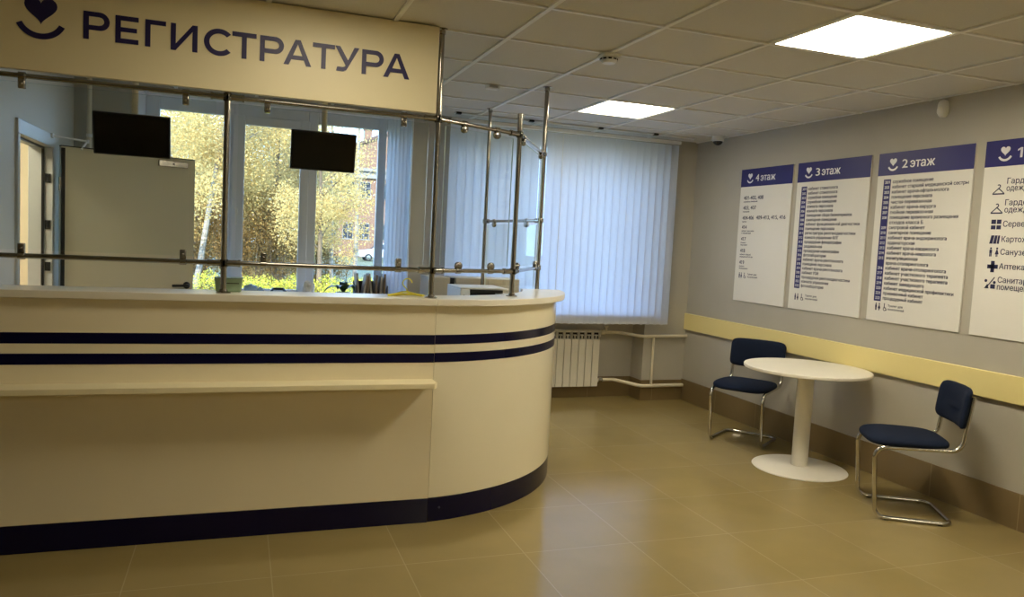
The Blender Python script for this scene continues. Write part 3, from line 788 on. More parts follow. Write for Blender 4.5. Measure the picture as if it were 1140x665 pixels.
# bumper rail
br_ = thing('bumper_rail', 'pale yellow bumper rail running along the right wall below the directories', 'rail', (XR, 4.5, .8))
MB().box(XR-.028, XR-.002, Y0+.2, YB-.005, .722, .885).build('rail_board', 'rail', br_, bevel=.006, seg=3)

# ------------------------------------------------------------------ round table and chairs
TX, TY = 3.815, 4.355
tb = thing('round_table', 'white round pedestal table between the two navy chairs', 'table', (TX, TY, 0))
MB().lathe([(0, .706), (.40, .706), (.425, .708), (.43, .713), (.43, .727), (.427, .731), (0, .731)], (TX, TY, 0), 72).build('tabletop', 'table', tb)
pd = MB().lathe([(.056, .02), (.056, .69)], (TX, TY, 0), 40); pd.lathe([(.058, .69), (.12, .698), (.12, .706)], (TX, TY, 0), 40)
pd.build('pedestal', 'table', tb)
MB().lathe([(.322, 0), (.326, .004), (.322, .009), (.30, .012), (.1, .02), (.06, .023), (0, .023)], (TX, TY, 0), 72).build('base', 'table', tb)

def make_chair(label, loc, rz):
    t = thing('visitor_chair', label, 'chair', (loc[0], loc[1], 0), 'navy cantilever visitor chairs by the table'); t.rotation_euler = (0, 0, rz)
    hw = .207; r = .0125
    side = [(-.265, .765), (-.225, .445), (.235, .428), (.205, .0125), (-.215, .0125)]
    L = [(x, hw, z) for x, z in side]; Rr = [(x, -hw, z) for x, z in side]
    path = L+Rr[::-1]
    # fillets at every bend of the continuous tube
    pts = fillet(path, .062, 8)
    MB().tube(pts, r, 14).build('frame', 'chrome', t, local=True)
    fr_ = t.children[0]
    for x, y in ((.14, hw), (.14, -hw), (-.15, hw), (-.15, -hw)):
        MB().box(x-.012, x+.012, y-.008, y+.008, 0, .008).build('glide', 'black', fr_, local=True)
    MB().tube([(-.12, hw, .437), (-.12, -hw, .437)], .008, 10).build('cross_tube', 'chrome', t, local=True)
    # seat: domed pad with a soft front edge
    def sfn(p):
        z = p.z-.010*max(0, (p.x/.23))**2*1.4
        return Vector((p.x+.03, p.y*(1-.04*max(0, -p.x/.23)), z+.447))
    prof = [(.03, -.004), (.012, -.002), (.003, .004), (0, .014), (.002, .024), (.010, .032), (.028, .038), (.06, .0425), (.12, .045), (.2, .046)]
    MB().pad(.45, .455, prof, 4.0, 56, sfn).build('seat', 'fabric', t, local=True, sharp=60)
    # backrest: curved pad, local pad x->width(y), y->height, z->thickness(forward)
    def bfn(p):
        s = p.y/.12
        yy = p.x; hh = p.y
        x = -.252-.12*hh+p.z-.03+.95*(yy*yy)*.85
        return Vector((x, yy, .685+hh))
    prof = [(.03, 0), (.01, .002), (.002, .008), (0, .016), (.002, .024), (.010, .032), (.03, .038), (.07, .040), (.1, .0405)]
    MB().pad(.455, .235, prof, 7.0, 64, bfn).build('backrest', 'fabric', t, local=True, sharp=60)
    return t
ch = make_chair('navy chrome cantilever chair on the near right side of the table', (3.834, 3.467), math.atan2(.52, -.854))
dup(ch, (3.895, 5.118, 0), math.atan2(-.575, -.817), 'navy chrome cantilever chair behind the table nearer the radiator')

# ------------------------------------------------------------------ radiator and pipes
rd = thing('radiator', 'white sectional radiator under the blinds in the niche', 'radiator', (3.0, 6.82, .12))
RY = 6.765; PITCH = .0765
for i in range(11):
    xr = 3.375-PITCH*i; x0_ = xr-PITCH+.006
    s = MB().box(x0_, xr, RY, RY+.012, .125, .597)                       # front plate
    s.box(x0_, xr, RY+.002, RY+.09, .662, .682)                          # top cap
    xm = (x0_+xr)/2
    s.box(xm-.004, xm+.004, RY+.004, RY+.03, .597, .632).box(xm-.016, xm+.016, RY+.004, RY+.03, .628, .640)
    s.box(x0_, x0_+.006, RY+.003, RY+.06, .597, .664).box(xr-.006, xr, RY+.003, RY+.06, .597, .664)
    s.box(x0_+.012, xr-.012, RY+.034, RY+.085, .14, .655)
    sec = s.build('section', 'radiator', rd, bevel=.002)
    g = MB().box(x0_+.006, xr-.006, RY+.030, RY+.033, .597, .662); g.build('vent', 'dark_gap', sec)  # dark sheet standing in for the shade inside the top openings
for z in (.63, .175):
    MB().tube([(2.53, RY+.05, z), (3.40, RY+.05, z)], .018, 14).build('header_tube', 'radiator', rd)
hp_ = thing('heating_pipes', 'cream painted heating pipes running from the radiator to the right wall', 'pipe', (3.9, 6.6, .4))
PY = 6.615
MB().tube(fillet([(3.402, RY+.05, .66), (3.60, RY+.04, .66), (3.76, PY, .648), (XR-.002, PY, .655)], .09), .0155, 14).build('upper_pipe', 'pipe', hp_)
MB().tube(fillet([(3.402, RY+.05, .182), (3.57, RY+.03, .185), (3.78, PY, .152), (XR-.014, PY, .155)], .09), .0175, 14).build('lower_pipe', 'pipe', hp_)
MB().tube([(3.892, PY, .15), (3.890, PY, .652)], .0125, 14).build('link_pipe', 'pipe', hp_)
MB().lathe([(.026, -.022), (.026, .022)], (3.425, RY+.05, .66), 6, (1,0,0)).lathe([(.012, 0), (.012, .04), (.022, .045), (.022, .058), (0, .058)], (3.46, RY+.045, .67), 14).build('valve', 'pipe', hp_)
MB().lathe([(.026, -.02), (.026, .02)], (3.425, RY+.05, .182), 6, (1,0,0)).build('union_nut', 'steel', hp_)

# ------------------------------------------------------------------ vertical blinds and ceiling track
vb = thing('vertical_blinds', 'closed white vertical blinds covering the right hand window', 'blinds', (2.8, 6.5, 2.53))
MB().box(1.70, 3.975, 6.475, 6.52, 2.525, 2.555).build('head_rail', 'white', vb, bevel=.004)
rng = random.Random(4)
x = 1.735; k = 0
while x < 3.93:
    wd = .0435; a = math.radians(7+rng.uniform(-2.5, 2.5)); n = 6; V = []; F = []
    if k in (11,): a = math.radians(24)
    zb = .782
    for i in range(n+1):
        s_ = -1+2*i/n; bow = .006*(1-s_*s_)
        dx = s_*wd*math.cos(a)+bow*math.sin(a); dy = s_*wd*math.sin(a)-bow*math.cos(a)
        for z in (zb, zb+.03, 2.515): V.append((x+dx, 6.497+dy, z))
    for i in range(n):
        for j in range(2): F.append((i*3+j, i*3+3+j, i*3+4+j, i*3+1+j))
    sl = MB().add(V, F).build('slat', 'blind', vb)
    MB().obox((x, 6.497-.001, zb+.016), (math.cos(a)*.036, math.sin(a)*.036, 0), (-math.sin(a)*.0012, math.cos(a)*.0012, 0), (0, 0, .013)).build('bottom_weight', 'white', sl)
    k += 1; x += .0755
bc = MB(); pts = []
xx = 1.735
while xx < 3.9:
    for q in range(6):
        f_ = q/6; pts.append((xx+.0755*f_, 6.484, .80-.022*math.sin(PI*f_)))
    xx += .0755
MB().tube(pts, .0016, 5).build('bead_chain', 'white', vb)
MB().tube([(2.735, 6.455, 2.5), (2.735, 6.45, 1.3), (2.74, 6.45, .95)], .003, 6).lathe([(.008, 0), (.01, .05), (.006, .06)], (2.74, 6.45, .90), 10).build('cord', 'white', vb)
ctk = thing('ceiling_track', 'white curtain track fixed to the ceiling in front of the blinds', 'track', (2.8, 6.3, HC))
MB().box(1.69, 4.05, 6.35, 6.39, HC-.018, HC-.004).build('track', 'white', ctk, bevel=.003)
for x in (1.72, 2.38, 3.05, 3.62): MB().box(x-.022, x+.022, 6.335, 6.375, HC-.022, HC-.004).build('clip', 'black', ctk, bevel=.002)

# ------------------------------------------------------------------ small ceiling and wall devices
sd_ = thing('smoke_detector', 'round white smoke detector on the ceiling above the table side', 'detector', (1.91, 3.925, HC))
MB().box(1.91-.05, 1.91+.05, 3.925-.05, 3.925+.05, HC-.03, HC-.005).build('base', 'white', sd_, bevel=.01)
MB().lathe([(.046, -.03), (.048, -.042), (.036, -.058), (0, -.06)], (1.91, 3.925, HC), 28).build('cap', 'white', sd_)
for k in range(10):
    a = 2*PI*k/10; MB().obox((1.91+.047*math.cos(a), 3.925+.047*math.sin(a), HC-.038), (-math.sin(a)*.009, math.cos(a)*.009, 0), (math.cos(a)*.003, math.sin(a)*.003, 0), (0, 0, .004)).build('vent', 'black', sd_)
s2 = thing('ceiling_sensor', 'small flat white sensor box on the ceiling beside the glass screen', 'sensor', (1.62, 5.13, HC))
MB().box(1.62-.045, 1.62+.045, 5.10, 5.16, HC-.032, HC-.004).build('housing', 'white', s2, bevel=.008)
MB().box(1.62-.03, 1.62+.03, 5.095, 5.101, HC-.024, HC-.012).build('window', 'paper_grey', s2, bevel=.001)
dm = thing('dome_camera', 'white dome security camera on the ceiling in the far right corner', 'camera', (4.14, 6.12, HC))
MB().lathe([(.054, -.004), (.056, -.03), (.054, -.05), (.046, -.055)], (4.14, 6.12, HC), 32).build('housing', 'white', dm)
MB().lathe([(.045, -.054)]+[(.044*math.cos(t*PI/2/8), -.055-.036*math.sin(t*PI/2/8)) for t in range(9)], (4.14, 6.12, HC), 28).build('dome', 'lens', dm)
pir = thing('motion_sensor', 'white motion sensor high on the right wall above the 2 этаж board', 'sensor', (XR, 3.81, 2.5))
def pfn(p):
    return Vector((XR-.001-max(0, p.z)*(1 if p.y > -.03 else 1), 3.806+p.x, 2.51+p.y))
MB().pad(.062, .112, [(0, 0), (0, .022), (.004, .034), (.010, .042), (.02, .046)], 2.6, 32, pfn).build('housing', 'white', pir)
MB().pad(.044, .05, [(0, .044), (.004, .048), (.012, .050)], 2.6, 24, lambda p: Vector((XR-.001-p.z, 3.806+p.x, 2.495+p.y))).build('lens', 'lampframe', pir)

# vertical pipe in the corner behind the counter
vp = thing('riser_pipe', 'thin white vertical riser pipe in the back left corner', 'pipe', (-1.085, 6.585, 0))
MB().lathe([(.0165, 0.001), (.0165, HC-.004)], (-1.085, 6.585, 0), 16).build('pipe', 'pipe', vp)
for z in (.4, 1.3, 2.15): MB().lathe([(.021, -.012), (.021, .012)], (-1.085, 6.585, z), 16).box(-1.09, -1.08, 6.585, YB, z-.006, z+.006).build('clip', 'white', vp)

# ------------------------------------------------------------------ things behind and on the counter
gp = thing('plastic_tub', 'small dark green plastic tub on the counter behind the second post', 'tub', (-.045, 4.04, ZT))
def taper_box(cx, cy, z0, z1, wx, wy, k=.9):
    return [(cx-wx*k, cy-wy*k, z0), (cx+wx*k, cy-wy*k, z0), (cx+wx*k, cy+wy*k, z0), (cx-wx*k, cy+wy*k, z0), (cx-wx, cy-wy, z1), (cx+wx, cy-wy, z1), (cx+wx, cy+wy, z1), (cx-wx, cy+wy, z1)]
BF = [(0,3,2,1),(0,1,5,4),(1,2,6,5),(2,3,7,6),(3,0,4,7)]
m = MB().add(taper_box(-.045, 4.035, ZT, ZT+.069, .066, .055), BF+[(4,5,6,7)]); m.build('tub', 'green', gp, bevel=.009, seg=3)
MB().box(-.112, .022, 3.979, 4.091, ZT+.062, ZT+.070).build('rim', 'green', gp, bevel=.003)
MB().box(-.055, .003, 3.9765, 3.9785, ZT+.042, ZT+.046).build('label_slot', 'dark_gap', gp)

hg = thing('coat_hanger', 'thin yellow plastic coat hanger lying on the counter left of the chrome post', 'hanger', (.85, 4.02, ZT))
hk = [(.852, 4.03, ZT+.02), (.848, 4.03, ZT+.035)]+[(.852-.026*math.cos(a), 4.035, ZT+.066+.026*math.sin(a)) for a in [PI*.15*i-.3 for i in range(0, 8)]]
MB().tube(hk, .0036, 8).build('hook', 'yellow', hg)
sh = [(.852, 4.03, ZT+.022), (.82, 4.02, ZT+.02), (.78, 4.0, ZT+.010), (.74, 3.985, ZT+.004), (.765, 4.01, ZT+.004), (.83, 4.05, ZT+.006), (.89, 4.05, ZT+.007), (.94, 4.02, ZT+.004), (.925, 4.0, ZT+.006), (.88, 4.01, ZT+.013)]
MB().tube(sh+[(.852, 4.03, ZT+.022)], .0055, 8).build('shoulders', 'yellow', hg)

# desk, printer, cabinets behind the curved counter
ds = thing('printer_desk', 'white desk behind the curved counter carrying the printer', 'desk', (1.55, 5.55, 0))
MB().box(1.2, 1.85, 5.28, 5.86, .725, .75).build('desk_top', 'white', ds, bevel=.003)
for x in (1.2, 1.832): MB().box(x, x+.018, 5.30, 5.84, 0, .725).build('side_panel', 'white', ds, bevel=.001)
MB().box(1.218, 1.832, 5.82, 5.838, .3, .725).build('modesty_panel', 'white', ds)
pr = thing('printer', 'white printer with a dark output bay behind the curved counter', 'printer', (1.72, 5.55, .75))
px0, px1, py0, py1 = 1.53, 1.905, 5.38, 5.76
px1 = 1.84+.065; zt = 1.162
b = MB().box(px0, px1, py0, py1, .752, 1.06).box(px0, px0+.075, py0, py1, 1.06, zt-.014).box(px0+.075, px1, py0+.2, py1, 1.06, zt-.014).box(px1-.05, px1, py0, py0+.2, 1.06, zt-.04)
b.build('body', 'white', pr, bevel=.006)
MB().box(px0, px1, py0, py1, zt-.014, zt).build('lid', 'white', pr, bevel=.006)
MB().box(px0+.08, px1-.055, py0+.02, py0+.2, 1.062, 1.07).build('output_tray', 'black', pr)
MB().box(px0+.075, px1-.05, py0+.17, py0+.199, 1.062, zt-.015).build('bay_back', 'black', pr)
MB().box(px0+.072, px1-.047, py0-.003, py0+.03, 1.125, zt-.013).build('control_strip', 'black', pr, bevel=.002)
MB().box(px0+.02, px0+.035, py0-.002, py0+.001, 1.10, 1.106).build('power_button', 'dark_gap', pr)
def cabinet(x0, x1, label, doors):
    n_ = doors
    t = thing('low_cabinet', label, 'cabinet', ((x0+x1)/2, 6.3, 0), 'beige low cabinets in front of the blinds')
    MB().box(x0, x1, 6.13, 6.44, .05, 1.193).build('body', 'cabinet_light', t, bevel=.003)
    if n_ == 2: MB().box(x0-.036, x0-.001, 6.135, 6.43, 0, 1.188).build('gap_shade_strip', 'black', t)  # black strip paints the shade of the gap between the cabinets
    MB().box(x0+.02, x1-.02, 6.15, 6.43, 0, .05).build('plinth', 'black', t)
    n = doors
    for i in range(n):
        a = x0+.004+(x1-x0-.008)*i/n; b_ = x0+.004+(x1-x0-.008)*(i+1)/n
        d = MB().box(a+.001, b_-.001, 6.112, 6.1295, .06, 1.188).build('door', 'cabinet', t, bevel=.002)
        MB().tube(fillet([(b_-.04, 6.112, .70), (b_-.04, 6.09, .70), (b_-.04, 6.09, .60), (b_-.04, 6.112, .60)], .008), .004, 8).build('handle', 'steel', d)
cabinet(1.69, 2.262, 'wide beige cabinet behind the white printer', 2)
cabinet(1.47, 1.648, 'narrow beige cabinet left of the wide one behind the printer', 1)

# things on the window sill
SZ = WZ0
def blob(rx, ry, rz, c, seed, amp=.35, n=14):
    rg = random.Random(seed); ph = [(rg.uniform(1.5, 6), rg.uniform(1.5, 6), rg.uniform(0, 6), rg.uniform(0, 6)) for _ in range(5)]
    prof = []; V = []; F = []
    for i in range(n+1):
        th = PI*i/n
        for k in range(2*n):
            a = 2*PI*k/(2*n); s = 1+amp*sum(math.sin(p[0]*th+p[2])*math.sin(round(p[1])*a+p[3]) for p in ph)/3
            V.append((c[0]+rx*s*math.sin(th)*math.cos(a), c[1]+ry*s*math.sin(th)*math.sin(a), c[2]+max(-rz*.9, rz*s*math.cos(th))))
    for i in range(n):
        for k in range(2*n):
            m = (k+1) % (2*n); F.append((i*2*n+k, i*2*n+m, (i+1)*2*n+m, (i+1)*2*n+k))
    return MB().add(V, F)
tag(blob(.055, .04, .05, (.10, 6.74, SZ+.045), 3, .3).build('plastic_bag', 'bluebag', None, sharp=60), 'crumpled pale blue plastic bag on the window sill', 'bag')
tp_ = thing('tape_dispenser', 'small black tape dispenser with red side on the window sill', 'dispenser', (.2, 6.74, SZ))
m = MB().prism([(-.045, 0), (.045, 0), (.045, .02), (.02, .03), (0, .07), (-.02, .078), (-.036, .066), (-.042, .03)], (.19, 6.77, SZ), (1,0,0), (0,0,1), .04); m.build('body', 'black', tp_, bevel=.003)
m = MB().prism([(-.012, .004), (.045, .004), (.045, .022), (.02, .04), (.0, .045)], (.202, 6.729, SZ), (1,0,0), (0,0,1), .002); m.build('side', 'red', tp_)
MB().lathe([(.022, 0), (.022, .003), (.012, .003)], (.175, 6.7285, SZ+.05), 20, (0,-1,0)).build('tape_roll', 'bluebag', tp_)
ph = thing('desk_phone', 'black and grey desk phone on the window sill left of the middle mullion', 'phone', (.31, 6.74, SZ))
MB().prism([(-.05, 0), (.05, 0), (.05, .05), (-.05, .022)], (.315, 6.70, SZ), (0,1,0), (0,0,1), .01).build('stand', 'paper_grey', ph)
m = MB().add([(.262, 6.69, SZ), (.372, 6.69, SZ), (.372, 6.79, SZ), (.262, 6.79, SZ), (.262, 6.69, SZ+.025), (.372, 6.69, SZ+.025), (.372, 6.79, SZ+.058), (.262, 6.79, SZ+.058)], BF+[(4,5,6,7)]); m.build('body', 'paper_grey', ph, bevel=.004)
MB().tube(fillet([(.262, 6.70, SZ+.046), (.275, 6.74, SZ+.066), (.36, 6.74, SZ+.066), (.372, 6.70, SZ+.046)], .01), .011, 10).build('handset', 'black', ph)
st = thing('stapler', 'tiny black stapler on the window sill beside the phone', 'stapler', (.46, 6.72, SZ))
MB().box(.43, .49, 6.71, 6.732, SZ, SZ+.009).build('base', 'black', st, bevel=.002)
MB().prism([(.43, .012), (.492, .010), (.492, .018), (.47, .03), (.435, .026)], (0, 6.731, SZ), (1,0,0), (0,0,1), .02).build('arm', 'black', st, bevel=.002)
tag(blob(.052, .04, .064, (.565, 6.73, SZ+.057), 9, .5).build('paper_ball', 'white', None, sharp=60), 'crumpled white paper on the window sill below the middle mullion', 'paper')

orc = thing('potted_orchid', 'dark leaved orchid in a low white pot on the window sill', 'potted plant', (.86, 6.74, SZ))
pot = MB().lathe([(.05, 0), (.062, .035), (.066, .05), (.060, .05), (.055, .04), (0, .04)], (.86, 6.74, SZ), 28).build('pot', 'white', orc)
MB().lathe([(.056, .04), (0, .046)], (.86, 6.74, SZ), 20).build('soil', 'bark', pot)
for (ax, ay, ln, hi, dr) in ((-1, -.1, .17, .055, .075), (1, .1, .15, .05, .06), (-.5, -.8, .12, .06, .05), (.6, -.7, .13, .065, .06), (.1, .9, .10, .07, .03)):
    d = Vector((ax, ay, 0)).normalized(); s_ = Vector((-d.y, d.x, 0)); V = []; F = []; n = 10
    for i in range(n+1):
        t = i/n; p = Vector((.86, 6.74, SZ+.055))+d*ln*t+Vector((0, 0, hi*1.35*math.sin(t*2.1)-dr*t*t))
        wv = .036*math.sin(PI*min(1, .12+t*.88))**.7
        for q in (-1, -.5, 0, .5, 1): V.append(p+s_*wv*q+Vector((0, 0, .008*q*q)))
        for q in (-1, -.5, 0, .5, 1): V.append(p+s_*wv*q*.98+Vector((0, 0, .008*q*q-.003)))
    for i in range(n):
        for q in range(4):
            F.append((i*10+q, i*10+q+1, (i+1)*10+q+1, (i+1)*10+q)); F.append((i*10+5+q, (i+1)*10+5+q, (i+1)*10+6+q, i*10+6+q))
    MB().add(V, F).build('leaf', 'leafgreen', orc, sharp=80)
MB().tube([(.87, 6.74, SZ+.05), (.875, 6.74, SZ+.13), (.885, 6.73, SZ+.22), (.905, 6.72, SZ+.28)], .0025, 6).build('stem', 'bark', orc)

fb = thing('file_tray', 'open dark file tray full of folders at the right end of the sill', 'tray', (1.09, 6.75, SZ))
m = MB().box(.955, 1.235, 6.66, 6.84, SZ, SZ+.006).box(.955, .961, 6.66, 6.84, SZ, SZ+.12).box(1.229, 1.235, 6.66, 6.84, SZ, SZ+.12).box(.955, 1.235, 6.834, 6.84, SZ, SZ+.15)
m.build('tray', 'dark_gap', fb)
DESC = ['grey card folder at the left end of the file tray', 'leaning grey folder second from left in the file tray', 'brown folder third from left in the file tray', 'upright grey folder in the middle of the file tray',
        'brown folder just right of the middle in the file tray', 'pale folder second from right in the file tray', 'brown folder at the right end of the file tray']
for i in range(7):
    x = .985+.037*i; tl_ = (-.10, .16, .02, -.12, .03, .05, .0)[i]; hgt = .215-.012*(i % 3); th = .009
    f = thing('folder', DESC[i], 'folder', (x, 6.74, SZ+.006), 'folders in the tray on the sill')
    u = Vector((math.cos(tl_), 0, -math.sin(tl_))); v = Vector((math.sin(tl_), 0, math.cos(tl_)))
    c = Vector((x, 6.745, SZ+.009))+v*(hgt/2)
    cm = 'paper_brown' if i in (2, 4, 6) else 'paper_grey'
    MB().obox(c-u*th*.8, u*.001, (0, .078, 0), v*hgt/2).obox(c+u*th*.8, u*.001, (0, .078, 0), v*hgt/2).obox(c+Vector((0, -.077, 0)), u*th*.8, (0, .0012, 0), v*hgt/2).build('cover', cm, f)
    MB().obox(c+Vector((0, .003, .0)), u*th*.55, (0, .072, 0), v*(hgt/2-.004)).build('sheets', 'white', f)

# ------------------------------------------------------------------ outdoors
GZ = -0.9
struct('ground', MB().box(-60, 90, 7.3, 140, GZ-.3, GZ), 'grass', 'autumn grass beyond the windows', 'ground')
LM = {
    'gold': leafy_mat('golden_leaves', [(178, 148, 90), (236, 204, 122), (250, 234, 178), (244, 218, 134), (212, 188, 124)], .45),
    'amber': leafy_mat('amber_leaves', [(160, 132, 90), (224, 192, 120), (246, 224, 168), (232, 206, 138), (192, 178, 122)], .45),
    'green': leafy_mat('yellow_green_leaves', [(150, 160, 60), (216, 216, 90), (240, 230, 110), (190, 196, 80), (232, 212, 90)], .45),
    'brown': leafy_mat('brown_understory_leaves', [(96, 82, 58), (150, 128, 80), (188, 160, 92), (126, 116, 74), (164, 130, 76)], .35)}
def leaf_cloud(rs, clusters, n, size):
    """n rhombic leaves spread over (centre, radius) clusters"""
    cen = np.array([c for c, r in clusters]); rad = np.array([r for c, r in clusters])
    k = rs.integers(0, len(clusters), n)
    d = rs.normal(size=(n, 3)); d /= np.linalg.norm(d, axis=1)[:, None]
    p = cen[k]+d*(rad[k]*rs.random(n)**.45)[:, None]
    a = rs.normal(size=(n, 3)); a /= np.linalg.norm(a, axis=1)[:, None]
    b = np.cross(a, rs.normal(size=(n, 3))); b /= np.linalg.norm(b, axis=1)[:, None]
    s = (size*(.6+.8*rs.random(n)))[:, None]
    V = np.stack([p-a*s, p-b*s*.6, p+a*s, p+b*s*.6], 1).reshape(-1, 3)
    me = bpy.data.meshes.new('foliage'); me.vertices.add(4*n); me.vertices.foreach_set('co', V.ravel().astype(np.float32))
    me.loops.add(4*n); me.loops.foreach_set('vertex_index', np.arange(4*n, dtype=np.int32))
    me.polygons.add(n); me.polygons.foreach_set('loop_start', np.arange(0, 4*n, 4, dtype=np.int32))
    me.polygons.foreach_set('loop_total', np.full(n, 4, dtype=np.int32)); me.update(calc_edges=True); me.validate()
    return me
def plant(name, label, cat, x, y, height, crown_z, crown_r, n, pal, bark, seed, group, size=.05, stems=1, lean=(0, 0), trunk_r=.1, ncl=26, squash=1.0):
    rs = np.random.default_rng(seed); rg = random.Random(seed)
    t = thing(name, label, cat, (x, y, GZ), group)
    m = MB(); tips = []
    for s in range(stems):
        bx, by = (rg.uniform(-.5, .5)*crown_r*.6, rg.uniform(-.3, .3)) if stems > 1 else (0, 0)
        lx, ly = lean[0]+(rg.uniform(-.4, .4) if stems > 1 else 0), lean[1]
        pts = [(bx+lx*(i/7)*height*.35+rg.uniform(-.04, .04), by+ly*(i/7)+rg.uniform(-.04, .04), height*.92*i/7) for i in range(8)]
        m.tube(pts, trunk_r/(1 if stems == 1 else 1.8), 8, taper=.25)
        for q in range(9 if stems == 1 else 4):
            f_ = rg.uniform(.3, .95); i0 = min(6, int(f_*7)); p0 = Vector(pts[i0]).lerp(Vector(pts[i0+1]), f_*7-i0)
            an = rg.uniform(0, 2*PI); ln = crown_r*rg.uniform(.5, 1.0)*(1.2-f_*.5)
            p1 = p0+Vector((math.cos(an)*ln*.6, math.sin(an)*ln*.6, ln*.45)); p2 = p0+Vector((math.cos(an)*ln, math.sin(an)*ln, ln*.6))
            m.tube([p0, p1, p2], trunk_r*.28, 5, taper=.3); tips.append(p2)
    m.build('trunk' if stems == 1 else 'stems', bark, t, local=True)
    cl = [(np.array(p), crown_r*.38) for p in tips]
    for q in range(ncl):
        d = rs.normal(size=3); d /= np.linalg.norm(d); rr = rs.random()**.5
        cl.append((np.array([lean[0]*height*.2, 0, crown_z])+d*rr*np.array([crown_r, crown_r, crown_r*1.15*squash]), crown_r*rs.uniform(.22, .4)))
    cl = [(np.array([c[0], c[1], max(c[2], r*.9)]), r) for c, r in cl]
    me = leaf_cloud(rs, cl, int(n*4), size*.5); me.materials.append(LM[pal])
    V = np.empty(len(me.vertices)*3, np.float32); me.vertices.foreach_get('co', V); V[2::3] = np.maximum(V[2::3], .02); me.vertices.foreach_set('co', V)
    o = bpy.data.objects.new('foliage', me); C.objects.link(o); o.parent = t; o['kind'] = 'stuff'
    return t
TG = 'autumn trees outside the window'
plant('birch_tree', 'golden birch with a leaning pale trunk outside the left window pane', 'tree', -1.2, 21, 10, 4.2, 2.6, 11000, 'gold', 'birch', 11, TG, .06, lean=(.42, .5), trunk_r=.085)
plant('birch_tree', 'golden birch filling the top of the left window pane behind the leaning one', 'tree', -3.4, 26, 11, 5.6, 3.2, 11000, 'gold', 'birch', 12, TG, .07, trunk_r=.12)
plant('autumn_tree', 'amber tree outside the middle window pane', 'tree', 1.0, 24, 8.5, 3.9, 2.3, 8500, 'amber', 'bark', 13, TG, .06, trunk_r=.10)
plant('autumn_tree', 'dense amber tree seen behind the middle mullion', 'tree', 1.5, 30, 8.0, 4.2, 2.4, 9000, 'amber', 'bark', 14, TG, .07, trunk_r=.11)
plant('autumn_tree', 'sparse golden tree on the left edge of the right window pane', 'tree', 1.75, 18.5, 6.2, 2.9, 1.2, 3000, 'gold', 'bark', 15, TG, .05, trunk_r=.07)
plant('birch_tree', 'thin white trunked birch in front of the brick house', 'tree', 3.12, 22, 9, 5.3, 1.2, 260, 'amber', 'birch', 16, TG, .05, trunk_r=.075)
plant('birch_tree', 'slender second birch left of the thin white one by the brick house', 'tree', 2.6, 23.5, 9, 5.0, 1.2, 900, 'gold', 'birch', 17, TG, .05, lean=(-.04, 0), trunk_r=.07)
plant('autumn_tree', 'tall yellow tree far behind the left window pane', 'tree', -1.5, 36, 12, 6.0, 4.2, 13000, 'gold', 'bark', 18, TG, .09, trunk_r=.15)
plant('autumn_tree', 'tall amber tree far behind the middle window pane', 'tree', 1.6, 42, 9.0, 4.6, 3.6, 10000, 'amber', 'bark', 19, TG, .09, trunk_r=.15)
plant('autumn_tree', 'low amber tree behind the thicket in the middle pane', 'tree', .3, 33, 6.0, 2.2, 2.5, 9000, 'amber', 'bark', 30, TG, .08, trunk_r=.1)
plant('autumn_tree', 'low amber tree far behind the leaning birch', 'tree', -2.6, 31, 6.0, 2.2, 2.5, 8000, 'amber', 'bark', 31, TG, .08, trunk_r=.1)
BG = 'brown thickets under the trees'
plant('thicket', 'brown thicket at the foot of the leaning birch', 'bush', -1.3, 23, 3.2, 1.5, 1.5, 6500, 'brown', 'bark', 21, BG, .05, stems=7, trunk_r=.05)
plant('thicket', 'brown thicket below the amber tree in the middle pane', 'bush', .7, 22.5, 3.2, 1.5, 1.4, 6500, 'brown', 'bark', 22, BG, .05, stems=7, trunk_r=.05)
plant('thicket', 'brown thicket behind the middle mullion', 'bush', 2.2, 24.5, 2.6, 1.3, 1.0, 3600, 'brown', 'bark', 23, BG, .05, stems=7, trunk_r=.05)
plant('thicket', 'brown thicket far left behind the open door leaf', 'bush', -3.2, 25, 3.0, 1.5, 1.4, 4000, 'brown', 'bark', 24, BG, .06, stems=7, trunk_r=.05)
YG = 'yellow green bushes outside the window'
for i, (x, y, lb) in enumerate(((-1.5, 18.5, 'yellow green bush outside the left window pane'), (-.35, 18.0, 'yellow green bush right of the green tub'), (.55, 17.6, 'bright yellow green bush in the middle of the middle pane'),
                                (1.4, 18.2, 'yellow green bush left of the middle mullion'), (2.2, 17.8, 'yellow green bush above the potted orchid'), (3.1, 18.6, 'low yellow green bush left of the parked car'))):
    plant('low_bush', lb, 'bush', x, y, 1.25, .62, .55, 2600, 'green', 'bark', 40+i, YG, .04, stems=5, trunk_r=.025, squash=.7)

# brick house
hs = thing('brick_house', 'orange brick house with a gable and chimney beyond the right window pane', 'house', (15, 83, GZ))
HY = 80
MB().box(6.5, 24.0, HY, HY+9, GZ, 7.25).build('wall', 'brick', hs)
m = MB().prism([(6.2, 8.2), (24.3, 8.2), (24.3, 9.0), (15.2, 12.3), (6.2, 7.9+.3)], (0, HY+.2, 0), (1,0,0), (0,0,1), -8.6); m.build('gable', 'brick', hs)
MB().box(6.2, 24.3, HY-.35, HY+9.2, 7.25, 7.65).box(6.0, 24.5, HY-.55, HY+9.3, 7.95, 8.25).box(6.3, 24.2, HY-.2, HY+9.1, 7.65, 7.95).build('cornice', 'plaster', hs)
m = MB().prism([(5.8, 8.05), (15.2, 12.35), (24.6, 8.05), (24.6, 8.35), (15.2, 12.7), (5.8, 8.35)], (0, HY-.1, 0), (1,0,0), (0,0,1), -9.2); m.build('roof', 'roof', hs)
MB().box(12.0, 12.75, HY+1.0, HY+1.9, 9.6, 12.3).box(11.92, 12.83, HY+.92, HY+1.98, 12.3, 12.5).build('chimney', 'brick', hs)
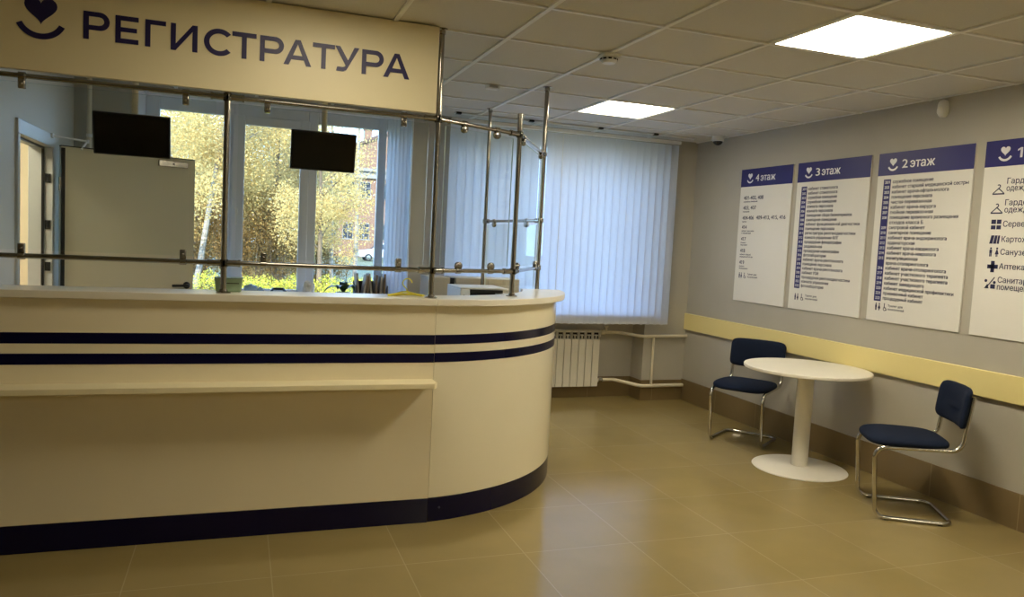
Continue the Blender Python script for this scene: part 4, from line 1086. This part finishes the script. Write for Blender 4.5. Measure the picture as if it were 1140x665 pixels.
for x0_ in (8.2, 9.9, 11.55, 13.2, 14.9, 16.6):
    for z0_ in (5.25, 1.0):
        f = MB().box(x0_-.12, x0_+1.22, HY-.06, HY+.02, z0_-.12, z0_)
        for a, b_ in ((x0_, x0_+.07), (x0_+.5, x0_+.57), (x0_+1.03, x0_+1.1)): f.box(a, b_, HY-.05, HY+.03, z0_, z0_+1.65)
        f.box(x0_, x0_+1.1, HY-.05, HY+.03, z0_+1.55, z0_+1.65).box(x0_, x0_+1.1, HY-.05, HY+.03, z0_+.95, z0_+1.02)
        wn = f.build('window', 'plaster', hs)
        MB().box(x0_+.02, x0_+1.08, HY-.02, HY+.02, z0_, z0_+1.6).build('pane', 'win_dark', wn)

# parked car
cx, cy = 12.3, 70.0
car = thing('car', 'white car parked in front of the brick house', 'car', (cx, cy, GZ))
def carpoly(pts, y0, y1, inset=0):
    m = MB(); n = len(pts); V = [(cx+x, y0, GZ+z) for x, z in pts]+[(cx+x, y1, GZ+z) for x, z in pts]
    return m.add(V, [tuple(range(n)), tuple(range(n, 2*n))[::-1]]+[(i, (i+1) % n, n+(i+1) % n, n+i) for i in range(n)])
body = [(-2.1, .35), (-2.15, .7), (-2.0, .95), (-1.15, 1.05), (-.75, 1.1), (1.6, 1.12), (2.05, 1.0), (2.12, .6), (2.08, .35)]
carpoly(body, cy-.85, cy+.85).build('body', 'car', car, bevel=.09, seg=4)
cab = [(-1.1, 1.05), (-.45, 1.58), (-.1, 1.66), (1.1, 1.64), (1.75, 1.10)]
carpoly(cab, cy-.74, cy+.74).build('cabin', 'car', car, bevel=.06, seg=3)
carpoly([(-.9, 1.12), (-.38, 1.54), (.25, 1.56), (.25, 1.12)], cy-.748, cy-.735).build('side_window', 'carglass', car)
carpoly([(.33, 1.12), (.33, 1.56), (1.05, 1.55), (1.5, 1.14)], cy-.748, cy-.735).build('side_window', 'carglass', car)
MB().add([(cx-1.06, cy-.66, GZ+1.09), (cx-1.06, cy+.66, GZ+1.09), (cx-.5, cy+.6, GZ+1.56), (cx-.5, cy-.6, GZ+1.56)], [(0,1,2,3)]).build('windscreen', 'carglass', car)
for x in (-1.35, 1.3):
    for y in (cy-.80, cy+.80):
        wh_ = MB().lathe([(.2, -.1), (.3, -.1), (.33, -.07), (.33, .07), (.3, .1), (.2, .1)], (cx+x, y, GZ+.33), 28, (0,1,0)).build('wheel', 'tyre', car)
        MB().lathe([(.0, -.106), (.2, -.102), (.2, .102), (0, .106)], (cx+x, y, GZ+.33), 20, (0,1,0)).build('rim', 'steel', wh_)
MB().box(cx-2.14, cx-2.05, cy-.75, cy-.45, GZ+.72, GZ+.88).build('headlight', 'white', car, bevel=.02)
